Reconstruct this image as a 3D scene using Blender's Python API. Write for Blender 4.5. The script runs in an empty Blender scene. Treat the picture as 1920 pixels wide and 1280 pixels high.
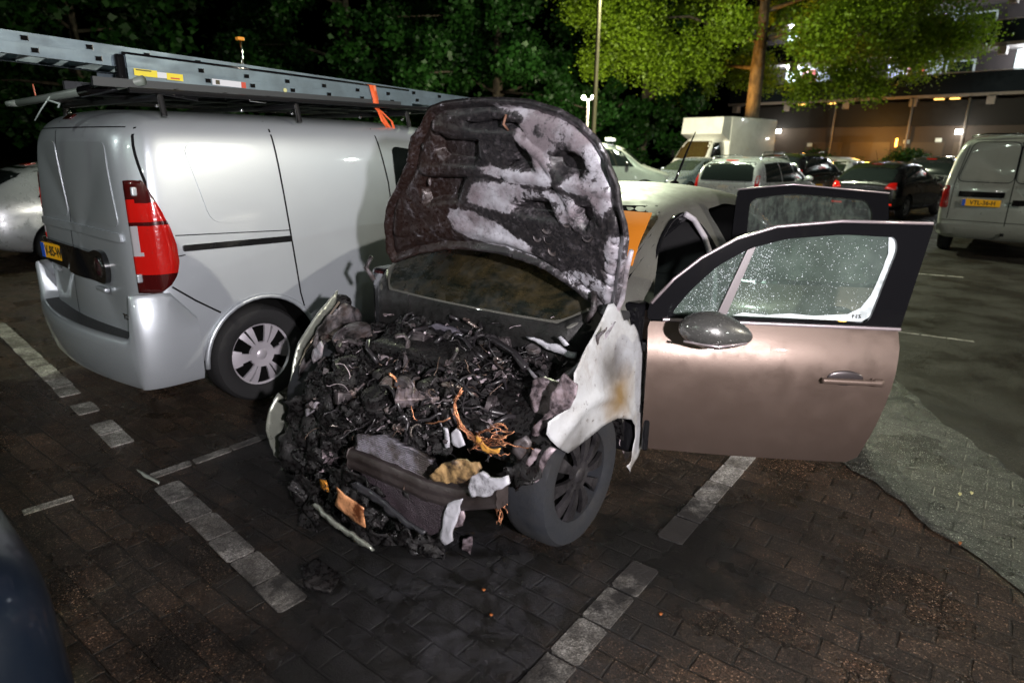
import bpy, bmesh, math, random
import numpy as np
from mathutils import Vector, Matrix, noise as mnoise
from mathutils.bvhtree import BVHTree
from mathutils.geometry import delaunay_2d_cdt
R_ = math.radians
random.seed(7); RNG = np.random.default_rng(7)
SC = bpy.context.scene; COL = SC.collection

# ------------------------------------------------------------------ camera
FPX, PITCH, ROLL, CH = 1185.0, R_(16.9), R_(0.78), 1.65
cf = Vector((0, math.cos(PITCH), -math.sin(PITCH))); cu = Vector((0, math.sin(PITCH), math.cos(PITCH))); cr = Vector((1, 0, 0))
CR = math.cos(ROLL)*cr + math.sin(ROLL)*cu; CU = -math.sin(ROLL)*cr + math.cos(ROLL)*cu
CP = Vector((0, 0, CH))
cam = bpy.data.cameras.new('camera'); cam.lens = 36*FPX/1920; cam.sensor_width = 36; cam.clip_start = .05; cam.clip_end = 400
cam.dof.use_dof = True; cam.dof.focus_distance = 3.1; cam.dof.aperture_fstop = 2.2
co = bpy.data.objects.new('camera', cam); COL.objects.link(co)
M = Matrix((( CR.x, CU.x, -cf.x), (CR.y, CU.y, -cf.y), (CR.z, CU.z, -cf.z))).to_4x4(); M.translation = CP
co.matrix_world = M; SC.camera = co
# ------------------------------------------------------------------ night sky, exposure
w = bpy.data.worlds.new('World'); SC.world = w; w.use_nodes = True
nt = w.node_tree; bg = nt.nodes['Background']; sky = nt.nodes.new('ShaderNodeTexSky')
sky.sky_type = 'NISHITA'; sky.sun_disc = False; sky.sun_elevation = R_(-6); sky.sun_rotation = R_(200)
nt.links.new(sky.outputs[0], bg.inputs[0]); bg.inputs[1].default_value = 0.02
SC.view_settings.view_transform = 'Standard'; SC.view_settings.look = 'None'; SC.view_settings.gamma = 1; SC.view_settings.exposure = 0.75
SC.cycles.max_bounces = 6; SC.cycles.glossy_bounces = 3; SC.cycles.diffuse_bounces = 2; SC.cycles.transmission_bounces = 4; SC.cycles.transparent_max_bounces = 10
SC.cycles.sample_clamp_indirect = 4; SC.cycles.caustics_reflective = False; SC.cycles.caustics_refractive = False

# ------------------------------------------------------------------ materials
MATS = {}
def principled(name, col, rough=.5, metal=0, spec=.5, coat=0, emit=None, es=0, trans=0, alpha=1):
    if name in MATS: return MATS[name]
    m = bpy.data.materials.new(name); m.use_nodes = True; b = m.node_tree.nodes['Principled BSDF']
    b.inputs['Base Color'].default_value = (*col, 1); b.inputs['Roughness'].default_value = rough
    b.inputs['Metallic'].default_value = metal; b.inputs['Specular IOR Level'].default_value = spec
    b.inputs['Coat Weight'].default_value = coat; b.inputs['Coat Roughness'].default_value = .04
    b.inputs['Transmission Weight'].default_value = trans; b.inputs['Alpha'].default_value = alpha
    if emit: b.inputs['Emission Color'].default_value = (*emit, 1); b.inputs['Emission Strength'].default_value = es
    MATS[name] = m; return m
class NT:
    """small node helper"""
    def __init__(s, m): s.t = m.node_tree; s.b = s.t.nodes['Principled BSDF']
    def n(s, typ, **kw):
        nd = s.t.nodes.new(typ)
        for k, v in kw.items():
            if k in ('inp',):
                for a, b in v.items(): nd.inputs[a].default_value = b
            else: setattr(nd, k, v)
        return nd
    def l(s, a, b): s.t.links.new(a, b)
    def coord(s, which='Object', scale=(1, 1, 1), rot=(0, 0, 0)):
        c = s.n('ShaderNodeTexCoord'); mp = s.n('ShaderNodeMapping'); mp.inputs['Scale'].default_value = scale; mp.inputs['Rotation'].default_value = rot
        s.l(c.outputs[which], mp.inputs[0]); return mp.outputs[0]
    def noise(s, vec, scale, detail=4, rough=.6, dist=0):
        nd = s.n('ShaderNodeTexNoise'); nd.inputs['Scale'].default_value = scale; nd.inputs['Detail'].default_value = detail
        nd.inputs['Roughness'].default_value = rough; nd.inputs['Distortion'].default_value = dist; s.l(vec, nd.inputs['Vector']); return nd.outputs['Fac']
    def ramp(s, fac, stops):
        nd = s.n('ShaderNodeValToRGB'); e = nd.color_ramp.elements
        while len(e) < len(stops): e.new(.5)
        for el, (p, c) in zip(e, stops): el.position = p; el.color = (c, c, c, 1) if isinstance(c, (int, float)) else (*c, 1)
        s.l(fac, nd.inputs[0]); return nd.outputs[0]
    def mix(s, fac, a, b, mode='MIX'):
        nd = s.n('ShaderNodeMix', data_type='RGBA', blend_type=mode)
        for sock, v in ((nd.inputs[0], fac), (nd.inputs[6], a), (nd.inputs[7], b)):
            if isinstance(v, (int, float)): sock.default_value = v
            elif isinstance(v, tuple): sock.default_value = (*v, 1)
            else: s.l(v, sock)
        return nd.outputs[2]
    def math(s, op, a, b=0.):
        nd = s.n('ShaderNodeMath', operation=op)
        for sock, v in ((nd.inputs[0], a), (nd.inputs[1], b)):
            if isinstance(v, (int, float)): sock.default_value = v
            else: s.l(v, sock)
        return nd.outputs[0]
    def bump(s, h, strength, dist=.01, nrm=None):
        nd = s.n('ShaderNodeBump'); nd.inputs['Strength'].default_value = strength; nd.inputs['Distance'].default_value = dist
        s.l(h, nd.inputs['Height'])
        if nrm is not None: s.l(nrm, nd.inputs['Normal'])
        s.l(nd.outputs[0], s.b.inputs['Normal']); return nd.outputs[0]
def paint(name, col, metal=.35, rough=.32, coat=.7, dirt=.25, dust=(.12, .11, .1), wet=.25, rv=1.):
    if name in MATS: return MATS[name]
    m = principled(name, col, rough, metal, .5, coat); t = NT(m); v = t.coord()
    n1 = t.noise(v, 2.2, 5); f = t.ramp(n1, [(.38, 0.), (.75, dirt)])
    t.l(t.mix(f, col, dust), t.b.inputs['Base Color'])
    n2 = t.noise(v, 9, 4); t.l(t.ramp(n2, [(.3, max(.03, rough-.1*rv)), (.75, rough+.15*rv)]), t.b.inputs['Roughness'])
    vo = t.n('ShaderNodeTexVoronoi'); vo.inputs['Scale'].default_value = 95; t.l(v, vo.inputs['Vector'])
    dr = t.ramp(vo.outputs['Distance'], [(0., 1.), (.28, 0.)]); t.bump(dr, wet, .004)
    return m
def rubber(): return principled('tyre_rubber', (.018, .018, .019), .75, 0, .3)
BLACKP = principled('black_plastic', (.006, .006, .007), .07, 0, .5)
DARK = principled('dark_void', (.003, .003, .003), .9, 0, .1)
CHROME = principled('chrome', (.75, .75, .76), .12, 1)
SEAM = principled('panel_gap', (.006, .006, .007), .8, 0, .1)
def dark_glass(name='car_glass', col=(.012, .016, .016), rough=.06): return principled(name, col, rough, 0, .8, .5)
GLASS = dark_glass()
def lens_red(name='red_lens', col=(.5, .008, .006), es=0):
    if name in MATS: return MATS[name]
    m = principled(name, col, .15, 0, .6, 1., emit=(1, .03, .01) if es else None, es=es); t = NT(m)
    v = t.coord(scale=(1, 1, 1)); vo = t.n('ShaderNodeTexVoronoi'); vo.inputs['Scale'].default_value = 60; t.l(v, vo.inputs['Vector'])
    t.bump(vo.outputs['Distance'], .22, .003); return m

# ------------------------------------------------------------------ object helpers
def tag(o, label=None, cat=None, group=None, kind=None):
    for k, v in (('label', label), ('category', cat), ('group', group), ('kind', kind)):
        if v: o[k] = v
    return o
def empty(name, loc, az=0, label=None, cat=None, group=None):
    """local x = right, local y = direction with azimuth az (degrees clockwise from +Y), z up"""
    o = bpy.data.objects.new(name, None); COL.objects.link(o); o.empty_display_size = .2
    o.location = loc; o.rotation_euler = (0, 0, -R_(az)); return tag(o, label, cat, group)
def link(name, me, mat=None, parent=None, smooth=True):
    o = bpy.data.objects.new(name, me); COL.objects.link(o)
    if mat is not None:
        for mm in (mat if isinstance(mat, (list, tuple)) else [mat]): me.materials.append(mm)
    if parent is not None: o.parent = parent
    if smooth and len(me.polygons):
        me.polygons.foreach_set('use_smooth', [True]*len(me.polygons))
    return o
def mesh(name, vs, fs, mat=None, parent=None, smooth=True):
    me = bpy.data.meshes.new(name); me.from_pydata([tuple(v) for v in vs], [], [tuple(f) for f in fs]); me.update()
    return link(name, me, mat, parent, smooth)
class MB:
    def __init__(s): s.v = []; s.f = []
    def add(s, vs, fs):
        k = len(s.v); s.v += [tuple(v) for v in vs]; s.f += [tuple(i+k for i in f) for f in fs]; return s
    def box(s, c, d, rz=0, rx=0, ry=0, taper=1.):
        m = Matrix.Rotation(rz, 3, 'Z') @ Matrix.Rotation(ry, 3, 'Y') @ Matrix.Rotation(rx, 3, 'X'); c = Vector(c); vs = []
        for z in (-.5, .5):
            for x, y in ((-.5, -.5), (.5, -.5), (.5, .5), (-.5, .5)):
                k = taper if z > 0 else 1
                vs.append(c + m @ Vector((x*d[0]*k, y*d[1]*k, z*d[2])))
        return s.add(vs, [(3, 2, 1, 0), (4, 5, 6, 7), (0, 1, 5, 4), (1, 2, 6, 5), (2, 3, 7, 6), (3, 0, 4, 7)])
    def rbox(s, c, d, r=.02, rz=0, n=3):
        """rounded-edge box"""
        bm = bmesh.new(); bmesh.ops.create_cube(bm, size=1); bmesh.ops.scale(bm, vec=d, verts=bm.verts)
        bmesh.ops.bevel(bm, geom=bm.edges[:], offset=min(r, min(d)*.49), segments=n, profile=.5, affect='EDGES')
        bmesh.ops.rotate(bm, cent=(0, 0, 0), matrix=Matrix.Rotation(rz, 3, 'Z'), verts=bm.verts)
        vs = [v.co + Vector(c) for v in bm.verts]; fs = [[v.index for v in f.verts] for f in bm.faces]; bm.free(); return s.add(vs, fs)
    def tube(s, pts, r, n=8, cap=True):
        pts = [Vector(p) for p in pts]; m = len(pts); rs = r if isinstance(r, (list, tuple)) else [r]*m
        vs = []; prev = None
        for i, p in enumerate(pts):
            d = (pts[min(i+1, m-1)] - pts[max(i-1, 0)])
            if d.length < 1e-7: d = Vector((0, 0, 1))
            d.normalize(); a = prev if prev is not None and abs(prev.dot(d)) < .99 else (Vector((0, 0, 1)) if abs(d.z) < .9 else Vector((1, 0, 0)))
            x = (a - d*a.dot(d)).normalized(); y = d.cross(x); prev = x
            for k in range(n):
                t = 2*math.pi*k/n; vs.append(p + (x*math.cos(t) + y*math.sin(t))*rs[i])
        fs = [(i*n+k, i*n+(k+1) % n, (i+1)*n+(k+1) % n, (i+1)*n+k) for i in range(m-1) for k in range(n)]
        if cap: fs += [tuple(range(n-1, -1, -1)), tuple((m-1)*n+k for k in range(n))]
        return s.add(vs, fs)
    def lathe(s, prof, c=(0, 0, 0), axis='X', n=32, closed=False):
        """prof: (radius, offset along axis)"""
        c = Vector(c); vs = []; m = len(prof)
        for (r, a) in prof:
            for k in range(n):
                t = 2*math.pi*k/n; u, v = r*math.cos(t), r*math.sin(t)
                vs.append(c + (Vector((a, u, v)) if axis == 'X' else Vector((u, a, v)) if axis == 'Y' else Vector((u, v, a))))
        fs = [(i*n+k, i*n+(k+1) % n, (i+1)*n+(k+1) % n, (i+1)*n+k) for i in range(m-1) for k in range(n)]
        if closed: fs += [((m-1)*n+k, (m-1)*n+(k+1) % n, (k+1) % n, k) for k in range(n)]
        return s.add(vs, fs)
    def blob(s, c, r, amp=.25, freq=6., sub=2, rot=None):
        bm = bmesh.new(); bmesh.ops.create_icosphere(bm, subdivisions=sub, radius=1); c = Vector(c)
        off = Vector((random.random()*50, random.random()*50, random.random()*50)); r = Vector(r) if not isinstance(r, (int, float)) else Vector((r, r, r))
        rm = Matrix.Rotation(rot, 3, 'Z') if rot is not None else Matrix.Rotation(0, 3, 'Z')
        vs = []
        for v in bm.verts:
            p = v.co.copy(); q = Vector((p.x*r.x, p.y*r.y, p.z*r.z)); k = 1 + amp*mnoise.fractal(q*freq + off, 1.0, 2.0, 3)*1.6
            vs.append(c + rm @ (q*k))
        fs = [[v.index for v in f.verts] for f in bm.faces]; bm.free(); return s.add(vs, fs)
    def build(s, name, mat=None, parent=None, smooth=False): return mesh(name, s.v, s.f, mat, parent, smooth)
def autosmooth(o, deg=35):
    me = o.data; bm = bmesh.new(); bm.from_mesh(me)
    for f in bm.faces: f.smooth = True
    for e in bm.edges: e.smooth = not (len(e.link_faces) == 2 and e.calc_face_angle(0) > R_(deg))
    bm.to_mesh(me); bm.free(); return o
def evalmesh(o):
    dg = bpy.context.evaluated_depsgraph_get(); dg.update(); me = bpy.data.meshes.new_from_object(o.evaluated_get(dg)); return me
def bake(o):
    me = evalmesh(o); o.modifiers.clear(); o.data = me; return o
def bvh_of(o):
    bm = bmesh.new(); bm.from_mesh(o.data); b = BVHTree.FromBMesh(bm); bm.free(); return b
def smooth_poly(pts, r=.03, n=4):
    """round the corners of a closed 2D outline"""
    out = []; m = len(pts)
    for i in range(m):
        p0, p, p1 = Vector(pts[i-1][:2]), Vector(pts[i][:2]), Vector(pts[(i+1) % m][:2])
        a, b = p0-p, p1-p; ra = min(r, a.length*.45, b.length*.45)
        if ra < 1e-5: out.append(p); continue
        A, B = p + a.normalized()*ra, p + b.normalized()*ra
        for k in range(n+1):
            t = k/n; out.append(A*(1-t)**2 + p*2*t*(1-t) + B*t*t)
    return [(q.x, q.y) for q in out]
def inside(p, poly):
    x, y = p; c = False; j = len(poly)-1
    for i in range(len(poly)):
        xi, yi = poly[i]; xj, yj = poly[j]
        if (yi > y) != (yj > y) and x < (xj-xi)*(y-yi)/(yj-yi)+xi: c = not c
        j = i
    return c
def segdist(p, poly, closed=True):
    px, py = p; best = 1e9; m = len(poly)
    for i in range(m if closed else m-1):
        ax, ay = poly[i]; bx, by = poly[(i+1) % m]; dx, dy = bx-ax, by-ay; L = dx*dx+dy*dy
        t = 0 if L == 0 else max(0, min(1, ((px-ax)*dx+(py-ay)*dy)/L)); d = math.hypot(px-ax-t*dx, py-ay-t*dy)
        if d < best: best = d
    return best
def sd(p, poly):
    d = segdist(p, poly); return d if inside(p, poly) else -d
def dens(poly, step):
    out = []; m = len(poly)
    for i in range(m):
        a, b = Vector(poly[i]), Vector(poly[(i+1) % m]); k = max(1, int((b-a).length/step))
        for j in range(k): out.append(tuple(a.lerp(b, j/k)))
    return out
def fill2d(poly, step):
    poly = dens(poly, step); n = len(poly); xs = [p[0] for p in poly]; ys = [p[1] for p in poly]; pts = [Vector(p) for p in poly]
    x = min(xs)+step/2
    while x < max(xs):
        y = min(ys)+step/2
        while y < max(ys):
            if inside((x, y), poly) and segdist((x, y), poly) > step*.35: pts.append(Vector((x, y)))
            y += step
        x += step
    r = delaunay_2d_cdt(pts, [(i, (i+1) % n) for i in range(n)], [list(range(n))], 1, 1e-6)
    return [tuple(v) for v in r[0]], [list(f) for f in r[2]]
def patch(name, bvh, poly, axis, sign, off, mat, parent, step=.06, r=0, depth=.012, smooth=True):
    """cut-out of a shell lying off metres proud of the body, projected along axis from side sign"""
    if r: poly = smooth_poly(poly, r)
    P2, F = fill2d(poly, step); n0 = len(P2); vs = []; ins = []
    d = Vector((-sign, 0, 0)) if axis == 'x' else Vector((0, -sign, 0)) if axis == 'y' else Vector((0, 0, -sign))
    for (a, b) in P2:
        o = Vector((sign*6, a, b)) if axis == 'x' else Vector((a, sign*9, b)) if axis == 'y' else Vector((a, b, sign*6))
        hit = bvh.ray_cast(o, d, 20)
        if hit[0] is None:
            hit = bvh.find_nearest(o + d*(5.2 if axis == 'x' else 7))
        p, nr = hit[0], hit[1]
        if nr.dot(d) > 0: nr = -nr
        vs.append(p + nr*off - d*off*.3); ins.append(p + d*depth)
    ec = {}
    for f in F:
        for i in range(len(f)):
            e = (f[i], f[(i+1) % len(f)]); ec[e] = 1
    be = [e for e in ec if (e[1], e[0]) not in ec]
    allv = vs+ins; fs = [list(f) for f in F] + [[a, a+n0, b+n0, b] for a, b in be]
    o = mesh(name, allv, fs, mat, parent, smooth)
    bm = bmesh.new(); bm.from_mesh(o.data); bmesh.ops.delete(bm, geom=[v for v in bm.verts if not v.link_faces], context='VERTS')
    bmesh.ops.recalc_face_normals(bm, faces=bm.faces)
    # recalc may flip an open shell: make it face the viewer side
    s = sum(f.normal.dot(d)*f.calc_area() for f in bm.faces)
    if s > 0: bmesh.ops.reverse_faces(bm, faces=bm.faces)
    bm.to_mesh(o.data); bm.free(); return autosmooth(o, 40) if smooth else o
def ribbon(mb, bvh, pts, axis, sign, w=.006, off=.0015, step=.05):
    """thin line (panel gap, trim strip) laid on the body"""
    P = []
    for i in range(len(pts)-1):
        a, b = Vector(pts[i]), Vector(pts[i+1]); k = max(1, int((b-a).length/step))
        P += [a.lerp(b, j/k) for j in range(k)]
    P.append(Vector(pts[-1])); d = Vector((-sign, 0, 0)) if axis == 'x' else Vector((0, -sign, 0)) if axis == 'y' else Vector((0, 0, -sign))
    vs = []
    for i, p in enumerate(P):
        t = (P[min(i+1, len(P)-1)]-P[max(i-1, 0)]).normalized(); nn = Vector((-t.y, t.x))*w/2
        for q in (p+nn, p-nn):
            o = Vector((sign*6, q.x, q.y)) if axis == 'x' else Vector((q.x, sign*9, q.y)) if axis == 'y' else Vector((q.x, q.y, sign*6))
            h = bvh.ray_cast(o, d, 20)
            if h[0] is None: h = bvh.find_nearest(o + d*(5.2 if axis == 'x' else 7))
            vs.append(h[0] - d*off)
    mb.add(vs, [(2*i, 2*i+1, 2*i+3, 2*i+2) for i in range(len(P)-1)])
def text_mesh(txt, size, name, mat, parent, loc, rot, sx=1.0, bold=.0):
    cu_ = bpy.data.curves.new('txt', 'FONT'); cu_.body = txt; cu_.size = size; cu_.align_x = 'CENTER'; cu_.align_y = 'CENTER'; cu_.extrude = .0012; cu_.offset = bold
    t = bpy.data.objects.new('txt', cu_); COL.objects.link(t); me = evalmesh(t); bpy.data.objects.remove(t)
    o = link(name, me, mat, parent, False); o.location = loc; o.rotation_euler = rot; o.scale = (sx, 1, 1); return o

# ------------------------------------------------------------------ car parts
def wheel(parent, x, y, z, r=.31, w=.2, side=1, style=5, steer=0, rimmat=None, tyremat=None, det=True, rr=.66, holes=None):
    """axle along local x; side=+1: outer face towards +x"""
    e = tyre = None
    h = MB(); s = side
    prof = [(r*.64, -w*.42), (r*.80, -w*.5), (r*.93, -w*.47), (r*.985, -w*.36), (r, -w*.2), (r, 0), (r, w*.2), (r*.985, w*.36), (r*.93, w*.47), (r*.80, w*.5), (r*.70, w*.47), (r*.64, w*.42)]
    h.lathe([(a, b*s) for a, b in prof], n=40 if det else 24, closed=True)
    o = h.build('wheel', tyremat or rubber(), parent, True); o.location = (x, y, z); o.rotation_euler = (0, 0, steer)
    autosmooth(o, 40)
    # rim: disc with openings
    g = MB(); R0 = r*rr; nr, na = (8, 80) if det else (5, 30); nodes = {}
    def zp(t): return w*(.30 + .10*math.sin(math.pi*min(1, t*1.1))) if t > .2 else w*.36
    hf = holes or (lambda t, a: .34 < t < .88 and (math.cos(a*style) < (.35 - .25*t)))
    vs = []; fs = []
    for i in range(nr+1):
        t = i/nr
        for k in range(na):
            a = 2*math.pi*k/na; rad = max(t, .001)*R0; vs.append((s*(zp(t) if t < .95 else w*.40), rad*math.cos(a), rad*math.sin(a)))
    for i in range(nr):
        for k in range(na):
            if hf((i+.5)/nr, 2*math.pi*(k+.5)/na): continue
            fs.append((i*na+k, (i+1)*na+k, (i+1)*na+(k+1) % na, i*na+(k+1) % na))
    rim = mesh('rim', vs, fs, rimmat or principled('rim_silver', (.5, .5, .52), .3, .8), o, True)
    md = rim.modifiers.new('s', 'SOLIDIFY'); md.thickness = .018; md.offset = -1*s if False else 0; bake(rim); autosmooth(rim, 40)
    d = MB(); d.lathe([(.001, s*w*.1), (r*.66, s*w*.1), (r*.66, s*w*.40)], n=32); d.build('brake_drum', DARK, o, True)
    hc = MB(); hc.lathe([(.0005, s*w*.43), (r*.10, s*w*.43), (r*.13, s*w*.36)], n=20); hc.build('hub_cap', rimmat or principled('rim_silver', (.5, .5, .52), .3, .8), o, True)
    return o
def ring_pts(st):
    """one body section -> half outline from bottom centre to top centre"""
    y, zb, wm, zm, wb, zbe, zt, wt = st[:8]
    up = zt-zbe
    return [(0, zb), (wm*.75, zb), (wm*.95, zb+.03), (wm, zm*.6+zb*.4), (wm, zm), (wb, zbe), (wb*.45+wt*.55, zbe+up*.55), (wt, zbe+up*.86), (wt*.8, zt-.012), (wt*.4, zt+.008), (0, zt+.012)]
def loft(name, stations, mat, parent, ringf=ring_pts, sub=2, tilt=None, wells=(), cutmat=None, caps=(.5, .5), bake_it=True):
    rings = []
    for st in stations:
        h = ringf(st); full = [(x, z) for x, z in h] + [(-x, z) for x, z in h[-2:0:-1]]
        rings.append([(x, st[0] + (tilt(st[0], x, z) if tilt else 0), z) for x, z in full])
    n = len(rings[0]); vs = [p for r in rings for p in r]; m = len(rings); fs = []
    for i in range(m-1):
        for k in range(n): fs.append((i*n+k, i*n+(k+1) % n, (i+1)*n+(k+1) % n, (i+1)*n+k))
    for end in (0, m-1):
        base = rings[end]; cx = 0; cz = sum(p[2] for p in base)/n; prev = end*n
        for kf in (.7, .35):
            k0 = len(vs); vs += [(p[0]*kf, p[1] + (0), cz + (p[2]-cz)*kf) for p in base]
            for k in range(n):
                q = (prev+k, k0+k, k0+(k+1) % n, prev+(k+1) % n); fs.append(q if end == 0 else q[::-1])
            prev = k0
        k0 = len(vs); vs.append((0, sum(p[1] for p in base)/n, cz))
        for k in range(n):
            q = (prev+k, k0, prev+(k+1) % n); fs.append(q if end == 0 else q[::-1])
    o = mesh(name, vs, fs, None, parent, True)
    bm = bmesh.new(); bm.from_mesh(o.data); bmesh.ops.remove_doubles(bm, verts=bm.verts, dist=1e-5); bmesh.ops.recalc_face_normals(bm, faces=bm.faces); bm.to_mesh(o.data); bm.free()
    o.data.materials.append(mat); o.data.materials.append(cutmat or DARK)
    sm = o.modifiers.new('sub', 'SUBSURF'); sm.levels = sub; sm.render_levels = sub; bake(o)
    if wells:
        cb = MB()
        for (x0, x1, y, z, r) in wells:
            k = len(cb.v); nn = 40
            vs = [(x0, y+r*math.cos(2*math.pi*i/nn), z+r*math.sin(2*math.pi*i/nn)) for i in range(nn)] + [(x1, y+r*math.cos(2*math.pi*i/nn), z+r*math.sin(2*math.pi*i/nn)) for i in range(nn)]
            cb.add(vs, [(i, (i+1) % nn, nn+(i+1) % nn, nn+i) for i in range(nn)] + [tuple(range(nn-1, -1, -1)), tuple(range(nn, 2*nn))])
        c = cb.build('cutter', None, parent); c.data.materials.append(mat); c.data.materials.append(cutmat or DARK)
        c.data.polygons.foreach_set('material_index', [1]*len(c.data.polygons))
        bm = bmesh.new(); bm.from_mesh(c.data); bmesh.ops.recalc_face_normals(bm, faces=bm.faces); bm.to_mesh(c.data); bm.free()
        bo = o.modifiers.new('b', 'BOOLEAN'); bo.object = c; bo.operation = 'DIFFERENCE'; bo.solver = 'EXACT'; bake(o)
        bpy.data.objects.remove(c)
    return autosmooth(o, 38)
YEL = principled('plate_yellow', (1., .50, .015), .35, 0, .4, emit=None); BLU = principled('plate_blue', (.02, .10, .55), .4); INK = principled('plate_ink', (.01, .01, .01), .5)
def plate(parent, loc, txt, az=0, w=.52, h=.11, face=-1):
    """registration plate facing local -y (face=-1) or +y"""
    e = MB(); e.rbox((0, 0, 0), (w, .012, h), .004); o = e.build('license_plate', YEL, parent, False); o.location = loc; o.rotation_euler = (0, 0, R_(az) + (math.pi if face > 0 else 0))
    b = MB(); b.box((-w/2+.025, -.0075, 0), (.048, .004, h*.96)); b.build('country_strip', BLU, o)
    if txt: text_mesh(txt, h*.88, 'plate_number', INK, o, (.022, -.0065, -.002), (math.pi/2, 0, 0), sx=.88, bold=.0015)
    return o

# ------------------------------------------------------------------ lamps of the place, and unseen lamps added for light
def point(parent, loc, col, power, rad=.12, name='lamp_light', spot=None, aim=None):
    l = bpy.data.lights.new(name, 'SPOT' if spot else 'POINT'); l.color = col; l.energy = power; l.shadow_soft_size = rad
    if spot: l.spot_size = R_(spot); l.spot_blend = 1.
    o = bpy.data.objects.new(name, l); COL.objects.link(o); o.parent = parent; o.location = loc
    if spot:
        d = Vector(aim) - Vector(loc); o.rotation_euler = d.to_track_quat('-Z', 'Y').to_euler()
    return o
WARMW, GREENW, SODIUM, COOLW = (1, .93, .88), (.88, 1, .78), (1, .48, .08), (.86, .95, 1)
LAMPGLOW = principled('lamp_glow', (1, 1, 1), .5, emit=(1, .95, .85), es=12)
POLE = paint('galvanised_pole', (.17, .14, .08), .6, .5, 0, .3)
def street_lamp(loc, az, h, arm, col, power, label, glow=LAMPGLOW, polemat=None, group=None):
    e = empty('street_lamp', loc, az, label, 'street lamp', group)
    p = MB(); p.tube([(0, 0, 0), (0, 0, .9), (0, 0, .95), (0, 0, h*.6), (0, 0, h)], [.085, .085, .065, .055, .04], 14); p.build('pole', polemat or POLE, e, True)
    a = MB(); a.tube([(0, 0, h-.05), (0, arm*.35, h+.12), (0, arm, h+.15)], .03, 8); a.build('arm', polemat or POLE, e, True)
    hd = MB(); hd.rbox((0, arm+.25, h+.17), (.24, .6, .1), .04); hd.build('lamp_head', POLE, e, False)
    gl = MB(); gl.rbox((0, arm+.25, h+.105), (.18, .48, .03), .01); gl.build('lamp_lens', glow, e, False)
    point(e, (0, arm+.25, h-.02), col, power, .14)
    return e
# the lamp seen between the trees (its head is above the frame) and unseen lamps added behind the photographer
street_lamp((2.05, 17.4, 0), 120, 7.2, .9, (.9, 1, .70), 3000, 'tall thin street lamp pole in front of the dark trees, lit yellow near its foot')
street_lamp((-6.5, -4.5, 0), 40, 5.6, .8, (.80, 1, .82), 110, 'added unseen street lamp behind the photographer on the left, greenish light')
def added_tripod_light(loc, az, h, col, power, label):  # out-of-view spot added to brighten the wreck, built as a tripod lamp
    e = empty('added_tripod_light', loc, az, label, 'added light')
    b = MB(); b.tube([(0, 0, .3), (0, 0, h)], .02, 8); b.build('added_light_mast', POLE, e, True)
    for k in range(3): a = 2.09*k; b = MB(); b.tube([(0, 0, .75), (.5*math.cos(a), .5*math.sin(a), .02)], .014, 6); b.build('added_light_leg', POLE, e, True)
    b = MB(); b.rbox((0, .02, h+.12), (.42, .10, .26), .02); b.build('lamp_head', POLE, e); b = MB(); b.box((0, .075, h+.12), (.36, .012, .2)); b.build('lamp_lens', LAMPGLOW, e); point(e, (0, .30, h+.12), col, power, .07, spot=84, aim=(-.05, 5.2, 1.5))
added_tripod_light((1.15, -1.7, 0), 350, 2.0, (1, .93, .96), 900, 'added unseen tripod light behind the photographer, brightening the burnt car')
street_lamp((11.5, -1.5, 0), 330, 5.6, .8, (1, .93, .78), 1500, 'added unseen street lamp behind the photographer on the right, lighting the grey van')  # unseen lamp added because the grey van came out too dark
GLOW2 = principled('added_lamp_glow', (1, 1, 1), .5, emit=(1, .97, .9), es=90)  # lens glow of the unseen lamps added for glints and fill
for (x, y, az, h, lab) in ((-5, -17, 20, 6.2, 'added unseen far street lamp behind the photographer, nearest the left van'), (4.5, -13, 350, 6.0, 'added unseen far street lamp straight behind the photographer'), (15, -14, 330, 6.2, 'added unseen far street lamp behind the photographer on the right'), (22, 3.5, 290, 6.0, 'added unseen street lamp out of frame beside the grey panel van'), (-13, 0, 60, 6.0, 'added unseen street lamp out of frame beside the silver van')):
    street_lamp((x, y, 0), az, h, .8, (.9, 1, .93), 330, lab, glow=GLOW2, group='unseen street lamps added around the car park')
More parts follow.
